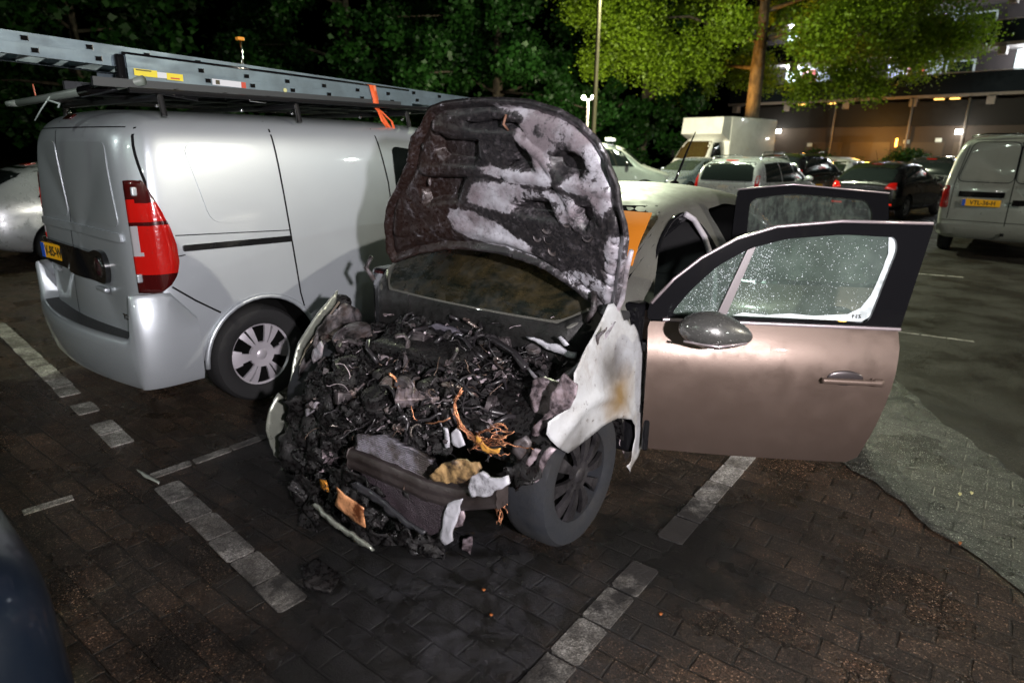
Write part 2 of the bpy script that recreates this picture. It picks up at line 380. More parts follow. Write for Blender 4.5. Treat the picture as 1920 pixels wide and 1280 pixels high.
# ------------------------------------------------------------------ ground
def soot_mask(t):
    geo = t.n('ShaderNodeTexCoord'); soot = None
    for (x, y, r0, r1, k) in ((-.35, 2.1, .5, 1.25, .98), (.75, 2.35, .25, .80, .98), (-1.0, 3.1, .5, 1.3, .9), (1.2, 2.45, .1, .6, .75), (.45, 1.95, .1, .45, .8)):
        d = t.n('ShaderNodeVectorMath', operation='DISTANCE'); t.l(geo.outputs['Object'], d.inputs[0]); d.inputs[1].default_value = (x, y, 0)
        n = t.noise(geo.outputs['Object'], 3.2, 6, .7); dd = t.math('ADD', d.outputs['Value'], t.math('MULTIPLY', t.math('SUBTRACT', n, .5), 1.5))
        f = t.ramp(t.math('DIVIDE', dd, 2.), [(r0/2, k), (r1/2, 0.)]); soot = f if soot is None else t.math('MAXIMUM', soot, f)
    return soot
def ground_mat(name='clay_pavers', c1=(.016, .010, .007, 1), c2=(.082, .048, .030, 1), dirt=(.022, .016, .012), hi=(.085, .062, .042)):
    m = principled(name, (.06, .045, .037), .5); t = NT(m); v = t.coord(rot=(0, 0, R_(37)))
    br = t.n('ShaderNodeTexBrick'); br.offset = .5; br.inputs['Scale'].default_value = 1; br.inputs['Brick Width'].default_value = .215; br.inputs['Row Height'].default_value = .108
    br.inputs['Mortar Size'].default_value = .006; br.inputs['Mortar Smooth'].default_value = .5; br.inputs['Bias'].default_value = 0
    br.inputs['Color1'].default_value = c1; br.inputs['Color2'].default_value = c2; br.inputs['Mortar'].default_value = (.008, .007, .006, 1)
    wob = t.n('ShaderNodeTexNoise'); wob.inputs['Scale'].default_value = 9; t.l(v, wob.inputs['Vector'])
    vm = t.n('ShaderNodeVectorMath', operation='SCALE'); vm.inputs['Scale'].default_value = .012; t.l(wob.outputs['Color'], vm.inputs[0])
    va = t.n('ShaderNodeVectorMath', operation='ADD'); t.l(v, va.inputs[0]); t.l(vm.outputs[0], va.inputs[1]); t.l(va.outputs[0], br.inputs['Vector'])
    big = t.noise(v, 1.3, 5, .65); mid = t.noise(v, 14, 5, .7)
    c = t.mix(t.ramp(big, [(.35, .0), (.62, .85)]), br.outputs['Color'], dirt)
    c = t.mix(t.ramp(mid, [(.4, 0.), (.8, .6)]), c, hi)
    # aggregate grains
    vo = t.n('ShaderNodeTexVoronoi'); vo.inputs['Scale'].default_value = 230; t.l(v, vo.inputs['Vector'])
    sp = t.n('ShaderNodeSeparateColor'); t.l(vo.outputs['Color'], sp.inputs[0])
    gr = t.ramp(sp.outputs[0], [(.0, .22), (.5, .7), (.8, 1.5), (.95, 2.4), (.985, 8.)])
    c = t.mix(1., c, gr, 'MULTIPLY')
    # soot and foam water around the wreck (stains on the paving)
    soot = soot_mask(t)
    c = t.mix(soot, c, (.006, .006, .006))
    fd = t.n('ShaderNodeVectorMath', operation='DISTANCE'); go = t.n('ShaderNodeTexCoord'); t.l(go.outputs['Object'], fd.inputs[0]); fd.inputs[1].default_value = (-.15, 1.98, 0)
    fm = t.math('MULTIPLY', t.ramp(fd.outputs['Value'], [(.12, 1.), (.75, 0.)]), t.ramp(t.noise(go.outputs['Object'], 5.5, 8, .75, .8), [(.44, 0.), (.68, .75)])); c = t.mix(fm, c, (.060, .060, .070))
    t.l(c, t.b.inputs['Base Color'])
    wet = t.noise(v, 2.1, 4); rg = t.ramp(wet, [(.38, .16), (.62, .5)]); t.l(rg, t.b.inputs['Roughness']); t.b.inputs['Specular IOR Level'].default_value = .45
    h = t.math('SUBTRACT', t.math('MULTIPLY', t.noise(v, 110, 4, .85), .55), t.math('MULTIPLY', br.outputs['Fac'], .85))
    h = t.math('ADD', h, t.math('MULTIPLY', mid, .35)); h = t.math('ADD', h, t.math('MULTIPLY', t.math('GREATER_THAN', sp.outputs[0], .8), .16))
    t.bump(h, 1., .012); return m
GM = ground_mat()
tag(mesh('ground', [(-90, -30, 0), (90, -30, 0), (90, 130, 0), (-90, 130, 0)], [(0, 1, 2, 3)], GM, None, False), kind='structure')
def asphalt(name, base, sparkle=3.):
    m = principled(name, base, .6); t = NT(m); v = t.coord()
    vo = t.n('ShaderNodeTexVoronoi'); vo.inputs['Scale'].default_value = 110; t.l(v, vo.inputs['Vector']); sp = t.n('ShaderNodeSeparateColor'); t.l(vo.outputs['Color'], sp.inputs[0])
    c = t.mix(1., base, t.ramp(sp.outputs[0], [(0., .5), (.85, 1.2), (.97, sparkle)]), 'MULTIPLY')
    c = t.mix(t.ramp(t.noise(v, .7, 5), [(.35, 0.), (.7, .6)]), c, tuple(b*.35 for b in base)); t.l(c, t.b.inputs['Base Color'])
    c = t.mix(t.ramp(t.noise(v, 1.9, 6, .7), [(.46, 0.), (.62, .5)]), c, (.016, .012, .009)); t.l(c, t.b.inputs['Base Color'])
    t.l(t.ramp(t.noise(v, 1.7, 4), [(.35, .30), (.65, .7)]), t.b.inputs['Roughness'])
    t.bump(t.math('ADD', vo.outputs['Distance'], t.noise(v, 60, 3)), .8, .004); return m
AS = asphalt('asphalt', (.019, .015, .011)); AG = ground_mat('grey_paving', (.030, .029, .026, 1), (.080, .080, .072, 1), (.030, .030, .025), (.13, .14, .12))
def sheet(name, pts, z, mat):
    q = []
    for i in range(len(pts)):
        a, b = Vector(pts[i]), Vector(pts[(i+1) % len(pts)]); L = (b-a).length; n = int(L/.11) if L < 8 and a.length < 9 else 1
        for k in range(max(1, n)): w_ = a.lerp(b, k/max(1, n)); q.append((w_.x + (random.uniform(-.035, .035) if n > 1 else 0), w_.y))
    pts = q
    return tag(mesh(name, [(x, y, z) for x, y in pts], [tuple(range(len(pts)))], mat, None, False), kind='structure')
def hw(a, b): return (-.89 + math.sin(R_(37))*a + math.cos(R_(37))*b, 2.23 + math.cos(R_(37))*a - math.sin(R_(37))*b)
sheet('road_and_shade', [(2.58, 1.2), (2.72, 3.6), (2.95, 4.75), (3.2, 6.0), (4.6, 12.0), (7., 22.), (60, 70), (60, -20), (3.0, -6)], .004, AS)  # asphalt; its near edge follows a shadow edge, shade put into the colour
curve = [(1.86, 3.2), (1.93, 2.75), (1.98, 2.3), (2.05, 1.7), (2.2, .6), (2.5, -.6)]
sheet('path_and_lit_strip', curve + [(2.62, 1.2), (2.76, 3.6), (2.99, 4.75), (2.7, 5.4), (2.3, 4.6)], .008, AG)  # grey paving whose paler tone also stands in for the lamp-lit strip
# white paving blocks of the bay lines
WB = principled('white_blocks', (.42, .41, .38), .6); t = NT(WB); v = t.coord()
c = t.mix(t.ramp(t.noise(v, 38, 5, .8), [(.44, 0.), (.64, .85)]), (.62, .60, .56), (.10, .085, .07)); c = t.mix(t.ramp(t.noise(v, 5, 4), [(.34, 0.), (.62, .85)]), c, (.10, .09, .075)); vg = t.n('ShaderNodeTexVoronoi'); vg.inputs['Scale'].default_value = 230; t.l(v, vg.inputs['Vector']); sg = t.n('ShaderNodeSeparateColor'); t.l(vg.outputs['Color'], sg.inputs[0]); c = t.mix(1., c, t.ramp(sg.outputs[0], [(0., .4), (.6, 1.), (.97, 1.7)]), 'MULTIPLY')
c = t.mix(soot_mask(t), c, (.012, .011, .011)); t.l(c, t.b.inputs['Base Color']); t.bump(t.noise(v, 120, 3), .8, .006)
def block_line(pts_len, p0, d, n, wd=.105, skip=(), seed=1):
    rr = random.Random(seed); b = MB(); d = Vector(d).normalized(); nn = Vector((-d.y, d.x))
    for i in range(n):
        if i in skip: continue
        l = .2; a = Vector(p0) + d*(i*.215 + .005) + nn*rr.uniform(-.004, .004); k = rr.uniform(.0, .012); vs = []; outl = []
        for (u, w_) in ((k, -1), (l-k, -1), (l, -.8), (l, .8), (l-k, 1), (k, 1), (0, .8), (0, -.8)):
            q = a + d*(u + rr.uniform(-.004, .004)) + nn*w_*wd/2; outl.append(q)
        m = len(outl); b.add([(q.x, q.y, -.02) for q in outl] + [(q.x, q.y, .007) for q in outl], [tuple(range(m, 2*m))] + [(j, (j+1) % m, m+(j+1) % m, m+j) for j in range(m)])
    return tag(b.build('road_marking', WB, None, False), kind='structure')
dB = (math.sin(R_(37)), math.cos(R_(37))); dL = (math.cos(R_(37)), -math.sin(R_(37)))
block_line(0, (-.20, 1.22), (1.1, 1.46), 13, .115, skip=(6,), seed=3)       # line under the open door
block_line(0, (-4.9, 5.77), (1, -.925), 26, .12, skip=(12, 14, 17, 18, 19), seed=5)   # line across the bay mouths
block_line(0, (-1.86, 2.92), (.37, .45), 5, .06, skip=(), seed=6)
block_line(0, (-2.27, 2.57), (.13, .13), 1, .05, seed=9)
block_line(0, (3.72, 5.93), (.47, -.28), 3, .045, seed=10)
block_line(0, (5.6, 9.2), (.6, -.3), 4, .06, seed=11)
# ------------------------------------------------------------------ gallery flats
def pix(px, py, A, d):
    """ray through a pixel of the 1920 frame with the vertical plane through A along d"""
    r = cf + CR*((px-960)/FPX) - CU*((py-640)/FPX); n = Vector((d[1], -d[0], 0)); tt = (Vector(A)-CP).dot(n)/r.dot(n); return CP + r*tt
BA = Vector((17.85, 47.75, 0)); BD = Vector((27.64-17.85, 36.98-47.75, 0)).normalized()
bz = math.degrees(math.atan2(-BD.y, BD.x))     # local x along the facade (left to right), local y away from the camera
flats = empty('apartment_building', BA, bz, 'long gallery flats with white lit landings, red front doors and dark garages below', 'building')
BRK = principled('dark_brick', (.04, .03, .03), .8); t = NT(BRK); v = t.coord(); t.l(t.mix(t.noise(v, 3, 6), (.045, .032, .03), (.025, .02, .022)), t.b.inputs['Base Color'])
CONC = principled('gallery_concrete', (.24, .21, .20), .8); WHW = principled('white_render', (.62, .68, .68), .7); NAVY = principled('dark_balustrade', (.010, .015, .022), .8, 0, .1)
X0, X1 = -3.0, 34
b = MB(); b.box(((X0+X1)/2, 5.2, 7), (X1-X0, 6, 14)); b.build('wall', BRK, flats)
b = MB(); b.box(((X0+X1)/2+1, 1.2, 1.65), (X1-X0-2, 2.2, 3.3)); b.build('garage_wall', principled('garage_wall', (.045, .032, .026), .75), flats)
b = MB(); b.box(((X0+X1)/2+1, 1.1, 4.0), (X1-X0-2, 2.4, 1.38)); b.build('fascia_band', principled('dark_fascia', (.004, .003, .004), .8), flats)
for z in (5.0, 7.55, 10.1):
    b = MB(); b.box(((X0+X1)/2, 1.05, z), (X1-X0, 2.3, .22)); b.build('gallery_floor', CONC, flats)
    if z > 5.5:
        pass
    b = MB(); b.box(((X0+X1)/2, -.12, z+.60), (X1-X0-.2, .04, 1.10)); b.build('balustrade', NAVY, flats)
    b = MB()
    b.tube([(X0, -.12, z+1.19), (X1, -.12, z+1.19)], .03, 6); b.build('handrail', CONC, flats, True)
    for x in np.arange(X0+.6, X1, 3.9):
        c = MB(); c.rbox((x, .1, z-.35), (.42, .5, .45), .03); c.build('corbel', CONC, flats)
RED = principled('red_door', (.42, .02, .012), .4)
for z, zs in ((5.1, (1.6, 8.3, 15., 21.7)), (7.65, (1.4, 8.9, 16))):
    for x in zs:
        b = MB(); b.box((x, 2.15, z+1.3), (3.1, .1, 2.55)); b.build('landing_wall', WHW, flats)
        d_ = MB(); d_.box((x+.15, 2.08, z+1.05), (.9, .06, 2.1)); do = d_.build('door', RED, flats)
        h_ = MB(); h_.box((x+.45, 2.03, z+1.05), (.05, .04, .12)); h_.build('handle', CHROME, do)
        w_ = MB(); w_.box((x+.15, 2.04, z+1.55), (.3, .02, .7)); w_.build('pane', GLASS, do)
        f = MB(); f.box((x+2.5, 2.12, z+1.4), (1.5, .1, 1.2)); fo = f.build('window_frame', WHW, flats)
        g_ = MB(); g_.box((x+2.5, 2.06, z+1.4), (1.3, .02, 1.0)); g_.build('pane', GLASS, fo)
        l_ = MB(); l_.rbox((x-.6, 1.1, z+2.25), (.9, .12, .08), .02); l_.build('ceiling_lamp', LAMPGLOW, flats)
        point(flats, (x-.6, .9, z+2.1), COOLW, 200, .1)
for x in (4.8, 9.3, 12.2, 16.5, 21, 26):
    c = MB(); c.tube([(x, -.12, 0), (x, -.12, 4.8)], .06, 8); c.build('post', CONC, flats, True)
for x in np.arange(3, 30, 2.9):
    g_ = MB(); g_.box((x+1.3, .08, 1.2), (2.4, .05, 2.35)); g_.build('garage_door', principled('garage_door', (.065, .045, .032), .6), flats)
for x, z in ((1.15, 3.1), (12.0, 2.95)):
    f = MB(); f.rbox((x, -.2, z), (.34, .14, .24), .03); f.build('floodlight', principled('flood_glow', (1, 1, 1), .5, emit=(1, .97, .85), es=14), flats)
    point(flats, (x, -1.1, z-.05), (1, .96, .82), 60, .12)
for x in (2.3, 4.3, 10.5, 11.3):
    f = MB(); f.rbox((x, .4, 4.82), (.5, .2, .06), .02); f.build('soffit_lamp', principled('soffit_glow', (1, .6, .2), .5, emit=(1, .55, .12), es=2.5), flats)
f = MB(); f.rbox((8.75, -.04, 2.35), (.10, .10, .5), .03); f.build('wall_lamp', principled('sodium_glow', (1, .5, .1), .5, emit=(1, .42, .05), es=8), flats)
point(flats, (7.6, -1.9, 2.6), SODIUM, 200, .2); point(flats, (4.6, -3.2, 2.2), SODIUM, 40, .2)
for i, (x, z) in enumerate(((9.3, 2.4), (11.0, 2.5), (3.4, 2.2))):
    s_ = MB(); s_.box((x, -.02, z), (.34, .02, .22)); s_.build('number_sign', WHW, flats)
# ------------------------------------------------------------------ trees
def leafmat(name, col, tr=.35):
    m = principled(name, col, .5, 0, .35); t = NT(m); v = t.coord()
    o = t.n('ShaderNodeObjectInfo'); n = t.noise(v, 1.1, 4)
    c = t.mix(t.ramp(n, [(.3, 0.), (.7, 1.)]), tuple(k*.55 for k in col), tuple(min(1, k*1.5) for k in col)); t.l(c, t.b.inputs['Base Color'])
    tl = t.n('ShaderNodeBsdfTranslucent'); t.l(c, tl.inputs[0]); mx = t.n('ShaderNodeMixShader'); mx.inputs[0].default_value = tr
    out = t.t.nodes['Material Output']; t.l(t.b.outputs[0], mx.inputs[1]); t.l(tl.outputs[0], mx.inputs[2]); t.l(mx.outputs[0], out.inputs[0]); return m
LEAF_P = leafmat('plane_leaf', (.15, .24, .012), .45); LEAF_D = leafmat('dark_leaf', (.014, .055, .008), .4); BARK = principled('bark', (.05, .04, .03), .85)
t = NT(BARK); v = t.coord(scale=(1, 1, .4)); t.l(t.mix(t.ramp(t.noise(v, 6, 6), [(.4, 0.), (.6, 1.)]), (.025, .019, .014), (.07, .055, .038)), t.b.inputs['Base Color']); t.bump(t.noise(v, 18, 5), .6, .03)
def leaves(name, cl, n, size, mat, parent, flat=.85):
    """cl: list of (centre, radius); leaf faces scattered through every clump"""
    cc = np.array([c for c, r in cl]); rr = np.array([r for c, r in cl]); idx = RNG.choice(len(cl), n, p=rr**2/np.sum(rr**2))
    d = RNG.normal(size=(n, 3)); d /= np.linalg.norm(d, axis=1)[:, None]; rad = rr[idx]*(.1+1.0*RNG.random(n)**.7 + .55*RNG.random(n)**5)
    p = cc[idx] + d*rad[:, None]*np.array([1, 1, flat])
    # leaf frame
    a = RNG.normal(size=(n, 3)); a[:, 2] *= .5; a /= np.linalg.norm(a, axis=1)[:, None]
    b = np.cross(a, RNG.normal(size=(n, 3))); b /= np.linalg.norm(b, axis=1)[:, None]; c = np.cross(a, b)
    s = size*(.6 + .8*RNG.random(n))[:, None]
    shape = [(-.5, 0, 0), (-.15, .42, .10), (.12, .2, .03), (.5, .05, -.12), (.12, -.22, .03), (-.15, -.42, .10)]
    V = np.concatenate([(p + s*(a*x + b*y + c*z))[:, None, :] for x, y, z in shape], axis=1).reshape(-1, 3)
    me = bpy.data.meshes.new(name); me.vertices.add(len(V)); me.vertices.foreach_set('co', V.ravel())
    me.loops.add(n*6); me.loops.foreach_set('vertex_index', np.arange(n*6)); me.polygons.add(n); me.polygons.foreach_set('loop_start', np.arange(0, n*6, 6)); me.update(calc_edges=True)
    return link(name, me, mat, parent, False)
def tree(name, loc, h, r, trunk_r, fork, n, size, mat, label, seed, base=None, extra=(), lean=0, group=None, clump=1.0):
    rr = random.Random(seed); e = empty(name, loc, 0, label, 'tree', group); tb = MB()
    tb.tube([(0, 0, -.1), (0, 0, .4), (lean*.3, 0, fork*.6), (lean*.6, 0, fork), (lean, 0, fork+(h-fork)*.5), (lean, 0, h*.93)], [trunk_r*1.35, trunk_r*1.05, trunk_r*.95, trunk_r*.9, trunk_r*.45, .04], 14)
    to = tb.build('trunk', BARK, e, True); cl = []; lb = MB(); z0 = base if base is not None else fork*.8
    for i in range(15):
        a = 2*math.pi*i/15*2.4 + rr.uniform(-.3, .3); zz = fork + (h-fork)*rr.uniform(0, .75); L = r*rr.uniform(.55, 1.)*math.sqrt(max(.1, 1-((zz-(fork+h)/2)/(h*.7))**2))
        z2 = zz + rr.uniform(-.3, 1.2) if zz > fork+.6 else rr.uniform(z0, zz+.4); e2 = Vector((lean+L*math.cos(a), L*math.sin(a), z2)); s = Vector((lean*.6, 0, zz*.92)); mdl = (s+e2)/2 + Vector((0, 0, rr.uniform(.2, .8)))
        lb.tube([s, mdl, e2], [trunk_r*.33, trunk_r*.18, .02], 7)
        for k in range(7):
            q = s.lerp(e2, rr.uniform(.45, 1.1)) + Vector((rr.gauss(0, .8), rr.gauss(0, .8), rr.gauss(.1, .6)))*r*.16; cl.append((tuple(q), rr.uniform(.3, .95)*clump*r*.15))
    for k in range(46):
        a = rr.uniform(0, 6.28); u = rr.uniform(-1, 1); q = Vector((r*.9*math.sqrt(1-u*u)*math.cos(a)*rr.uniform(.7, 1.)+lean, r*.9*math.sqrt(1-u*u)*math.sin(a)*rr.uniform(.7, 1.), (z0+h)/2 + u*(h-z0)/2)); cl.append((tuple(q), rr.uniform(.3, .9)*clump*r*.16))
    cl += list(extra); lb.build('limbs', BARK, to, True); leaves('crown', cl, n, size, mat, e); return e
K_ = 1.32
tree('plane_tree', (12.6, 35.7, 0), 15.5, 9.6, .38, 6.0, 250000, .135, LEAF_P, 'big plane tree behind the white box truck, orange lit trunk and bright yellow green leaves', 11, base=4.2,
     extra=[((x*K_, y*K_, z*K_), r*K_) for (x, y, z), r in (((3.6, -1.4, 4.2), .8), ((3.9, -1.6, 3.5), .55), ((-5.2, -2.2, 4.6), 1.1), ((-6.1, -1.5, 6.2), 1.2), ((-4.2, -2.6, 3.9), .8), ((-3.0, -2.2, 4.6), 1.0), ((6.5, 0, 5.3), 1.3), ((8, .5, 5.8), 1.2), ((5.2, -1, 4.7), 1.0), ((7.6, 1, 7.6), 1.3), ((-6.6, -2, 4.3), .7), ((-5.6, -2.4, 5.5), 1.1), ((-7.0, -1, 7.4), 1.3))], clump=1.05)
BGT = 'dark trees along the edge of the car park'
tree('broadleaf_tree', (-1.0, 38, 0), 17, 9.0, .32, 4.6, 80000, .25, LEAF_D, 'dark green tree behind the raised bonnet, its lower leaves catching green light', 21, base=2.0, group=BGT)
tree('broadleaf_tree', (7.6, 39.5, 0), 13, 4.2, .26, 3.6, 20000, .25, LEAF_D, 'slim dark tree whose pale trunk stands left of the box truck', 22, base=2.6, group=BGT)
tree('broadleaf_tree', (-9.5, 39, 0), 17, 8.0, .3, 4.6, 60000, .26, LEAF_D, 'dim tree above the ladders, yellowish leaves around its trunk', 23, base=2.0, group=BGT)
tree('broadleaf_tree', (-23, 36, 0), 16, 8.5, .3, 4.5, 16000, .4, LEAF_D, 'nearly black tree at the left behind the silver van roof', 24, base=1.8, group=BGT)
tree('broadleaf_tree', (-38, 42, 0), 17, 10, .3, 4.5, 12000, .45, LEAF_D, 'black tree at the far left edge of the frame', 25, base=1.8, group=BGT)
for i, (x, y, s_) in enumerate(((-8.5, 34, 2.6), (-3.2, 35, 2.8), (1.8, 36, 2.5), (6.5, 38, 2.6), (-15, 33, 2.8))):
    e = empty('shrub', (x, y, 0), 0, ['dark shrub behind the ladder end', 'dark shrub behind the bonnet top', 'dark shrub left of the street lamp pole', 'dark shrub beside the slim tree trunk', 'dark shrub behind the middle of the silver van'][i], 'shrub', 'shrubs under the dark trees')
    leaves('foliage', [((random.gauss(0, 1.4), random.gauss(0, .8), random.uniform(.4, s_)), random.uniform(.5, 1.)) for _ in range(16)], 5000, .3, LEAF_D, e); b = MB(); b.tube([(0, 0, 0), (0, 0, s_*.7)], .06, 6); b.build('stem', BARK, e)
for i, (x, y, s_) in enumerate(((20.0, 43.2, 1.6), (23.0, 40.2, 1.5))):
    e = empty('shrub', (x, y, 0), 0, ['round bush against the orange lit garage wall', 'low bush right of the round one at the garage wall'][i], 'shrub', 'bushes at the garage wall')
    leaves('foliage', [((random.gauss(0, .7), random.gauss(0, .5), random.uniform(.3, s_)), .6) for _ in range(10)], 3500, .16, LEAF_D, e); b = MB(); b.tube([(0, 0, 0), (0, 0, s_*.7)], .05, 6); b.build('stem', BARK, e)
e = empty('added_post_lamp', (9.6, 34.2, 0), 0, 'added orange lamp post hidden behind the box truck, lighting the plane tree trunk', 'lamp'); b = MB(); b.tube([(0, 0, 0), (0, 0, 2.5)], .06, 10); b.build('post', POLE, e, True)
b = MB(); b.lathe([(.06, 2.5), (.08, 2.54), (.08, 2.66), (.03, 2.7), (.001, 2.7)], (0, 0, 0), 'Z', 16); b.build('added_lamp_glass', principled('sodium_glow', (1, .5, .1), .5, emit=(1, .42, .05), es=8), e, True); point(e, (.1, 0, 2.9), SODIUM, 2200, .1, spot=70, aim=(3.0, 1.5, 6.0))  # hidden orange spot added to light the plane tree trunk
# ------------------------------------------------------------------ parked cars further back
def st_scale(S, L, W, H, L0=4.2, W0=.89, H0=1.48):
    out = []
    for (y, zb, wm, zm, wb, zbe, zt, wt) in S:
        out.append((y*L/L0, zb, wm*W/W0, zm*(1+(H/H0-1)*.4), wb*W/W0, zbe*(1+(H/H0-1)*.5), (zt*H/H0 if zt > 1.1 else zt*(1+(H/H0-1)*.5)), wt*W/W0))
    return out
STY = {
 'hatch': [(0, .44, .70, .6, .66, .84, .90, .56), (.05, .32, .83, .6, .80, .90, .99, .66), (.28, .24, .885, .6, .86, .93, 1.20, .66), (.62, .20, .89, .6, .87, .93, 1.40, .64), (1.3, .18, .89, .6, .88, .92, 1.475, .63), (2.0, .18, .89, .6, .88, .91, 1.47, .62), (2.45, .18, .89, .6, .88, .90, 1.40, .62), (2.85, .18, .89, .6, .87, .89, 1.16, .66), (3.15, .20, .89, .6, .86, .88, .98, .66), (3.7, .22, .88, .58, .80, .80, .88, .62), (4.02, .26, .83, .55, .74, .72, .80, .56), (4.18, .34, .70, .52, .62, .66, .70, .45)],
 'estate': [(0, .40, .74, .6, .72, .88, .96, .62), (.03, .30, .84, .6, .82, .93, 1.10, .70), (.10, .25, .87, .6, .85, .95, 1.30, .68), (.24, .22, .885, .6, .87, .95, 1.42, .67), (.6, .20, .89, .6, .88, .94, 1.47, .66), (1.3, .18, .89, .6, .88, .92, 1.49, .66), (2.0, .18, .89, .6, .88, .91, 1.48, .65), (2.5, .18, .89, .6, .88, .90, 1.38, .65), (2.9, .18, .89, .6, .87, .89, 1.14, .68), (3.2, .20, .89, .6, .86, .88, .98, .66), (3.75, .22, .88, .58, .80, .80, .88, .62), (4.05, .26, .83, .55, .74, .72, .80, .56), (4.18, .34, .70, .52, .62, .66, .70, .45)],
}
def mirror(parent, x, y, z, s, mat):
    m = MB(); m.blob((x+s*.11, y, z), (.11, .07, .075), .03, 2, 2); m.tube([(x-s*.04, y+.02, z-.05), (x+s*.06, y+.01, z-.04)], .02, 6); return m.build('side_mirror', mat, parent, True)
def parked(name, label, cat, loc, az, style, L, W, H, pm, txt=None, tail=None, group='cars parked at the back of the car park', glass=None, rails=False, antenna=False, rwheel=.31, front=False, belt=None, hl_glow=0):
    e = empty(name, (loc[0], loc[1], 0), az, label, cat, group)
    if front: # the empty marks the nose: shift so that the nose is at the origin, pointing to -y
        pass
    S = st_scale(STY[style], L, W/2, H); yr, yf = .80*L/4.2, 3.42*L/4.2; hwid = W/2; k = L/4.2; zk = H/1.48; bk = 1+(zk-1)*.5
    flip = (lambda y: y)
    body = loft('body', S, pm, e, wells=[(hwid-.24, hwid+.1, yr, rwheel, rwheel+.045), (-hwid-.1, -hwid+.24, yr, rwheel, rwheel+.045), (hwid-.24, hwid+.1, yf, rwheel, rwheel+.045), (-hwid-.1, -hwid+.24, yf, rwheel, rwheel+.045)])
    bv = bvh_of(body); G = glass or GLASS; est = style == 'estate'
    zb_, zt_ = .97*bk, 1.36*zk
    wt = .60*W/1.78
    patch('rear_window', bv, [(-wt*1.12, zb_+.02), (wt*1.12, zb_+.02), (wt, zt_+.02), (-wt, zt_+.02)], 'y', -1, .004, G, e, .08, r=.05)
    patch('windscreen', bv, [(-wt*1.08, zb_+.04), (wt*1.08, zb_+.04), (wt*.94, zt_), (-wt*.94, zt_)], 'y', 1, .004, G, e, .08, r=.05)
    y0 = (.34 if est else .62)*k; y1 = 2.78*k
    for s in (1, -1):
        pts = [[(y0, zb_+.0), (1.22*k, zb_-.01), (1.22*k, zt_+.015*zk), (y0+(.16 if est else .3)*k, zt_-.02)], [(1.27*k, zb_-.01), (2.02*k, zb_-.02), (2.02*k, zt_), (1.27*k, zt_+.015)], [(2.07*k, zb_-.02), (y1, zb_-.03), (2.38*k, zt_-.05), (2.07*k, zt_-.01)]]
        for q in pts: patch('side_window', bv, q, 'x', s, .004, G, e, .09, r=.03)
        tr = [(s*hwid*.60, .80*bk), (s*hwid*.89, .78*bk), (s*hwid*.86, .96*bk), (s*hwid*.70, .94*bk)]
        if est: tr = [(s*hwid*.80, .72*bk), (s*hwid*.93, .72*bk), (s*hwid*.88, 1.12*bk), (s*hwid*.82, 1.12*bk)]
        if tail is not False: patch('tail_light', bv, tr, 'y', -1, .006, tail or lens_red(), e, .05, r=.03)
        patch('headlight', bv, [(s*hwid*.50, .58*bk), (s*hwid*.93, .60*bk), (s*hwid*.93, .76*bk), (s*hwid*.58, .68*bk)], 'y', 1, .006, principled('head_lens', (.5, .52, .55), .06, .6, .8, 1), e, .05, r=.02)
        mirror(e, s*hwid*.97, 2.55*k, zb_+.05, s, pm)
        for yy in (yr, yf): wheel(e, s*(hwid-.11), yy, rwheel, rwheel, .2, s, det=False)
        hd = MB()
        for yy in (1.35, 2.15): hd.rbox((s*(hwid-.005), yy*k, zb_-.12), (.02, .16, .025), .008)
        hd.build('door_handle', pm, e)
    g = MB()
    for s in (1, -1):
        for yy in (1.245, 2.045): ribbon(g, bv, [(yy*k, .3), (yy*k, zb_-.02)], 'x', s, .008)
    ribbon(g, bv, [(-hwid*.8, .52), (hwid*.8, .52)], 'y', -1, .01); g.build('panel_gaps', SEAM, e)
    patch('bumper_trim', bv, [(-hwid*.8, .30), (hwid*.8, .30), (hwid*.8, .42), (-hwid*.8, .42)], 'y', -1, .004, BLACKP, e, .1, r=.03)
    patch('front_grille', bv, [(-hwid*.45, .36), (hwid*.45, .36), (hwid*.45, .52), (-hwid*.45, .52)], 'y', 1, .004, BLACKP, e, .1, r=.03)
    patch('brake_light', bv, [(-.14, zt_+.035), (.14, zt_+.035), (.14, zt_+.06), (-.14, zt_+.06)], 'y', -1, .006, lens_red(), e, .05)
    if txt is not None:
        zz = .66 if est else .50; h = bv.ray_cast(Vector((0, -5, zz)), Vector((0, 1, 0))); plate(e, (0, h[0].y-.012, zz), txt)
    else: plate(e, (0, bv.ray_cast(Vector((0, 9, .40)), Vector((0, -1, 0)))[0].y+.012, .40), None, face=1)
    if style == 'hatch' and txt:
        for sg in (1, -1): patch('reflector', bv, [(sg*hwid*.52, .385), (sg*hwid*.84, .385), (sg*hwid*.84, .425), (sg*hwid*.52, .425)], 'y', -1, .007, lens_red('reflector_glow', (.8, .04, .02), .35), e, .05)  # weak emission stands in for light thrown back by the reflector
    if rails:
        for s in (1, -1):
            r_ = MB(); r_.tube([(s*wt*1.02, .45*k, H-.07), (s*wt*1.02, .55*k, H+.02), (s*wt*1.0, 1.9*k, H+.035), (s*wt*1.0, 2.05*k, H-.05)], .016, 6); r_.build('roof_rail', CHROME, e, True)
    if antenna:
        r_ = MB(); r_.tube([(0, .75*k, H-.02), (0, .5*k, H+.28)], [.006, .003], 5); r_.build('antenna', BLACKP, e)
    return e
SIL = paint('silver_paint', (.58, .61, .64), .45, .3, 1); BLKP = paint('black_paint', (.008, .008, .010), .2, .18, 1, .1); WHP = paint('white_paint', (.74, .74, .72), .05, .35)
DGR = paint('dark_grey_paint', (.03, .032, .036), .5, .25); BLG = paint('grey_blue_paint', (.12, .15, .18), .5, .25); LBL = paint('light_blue_paint', (.30, .38, .46), .5, .25)
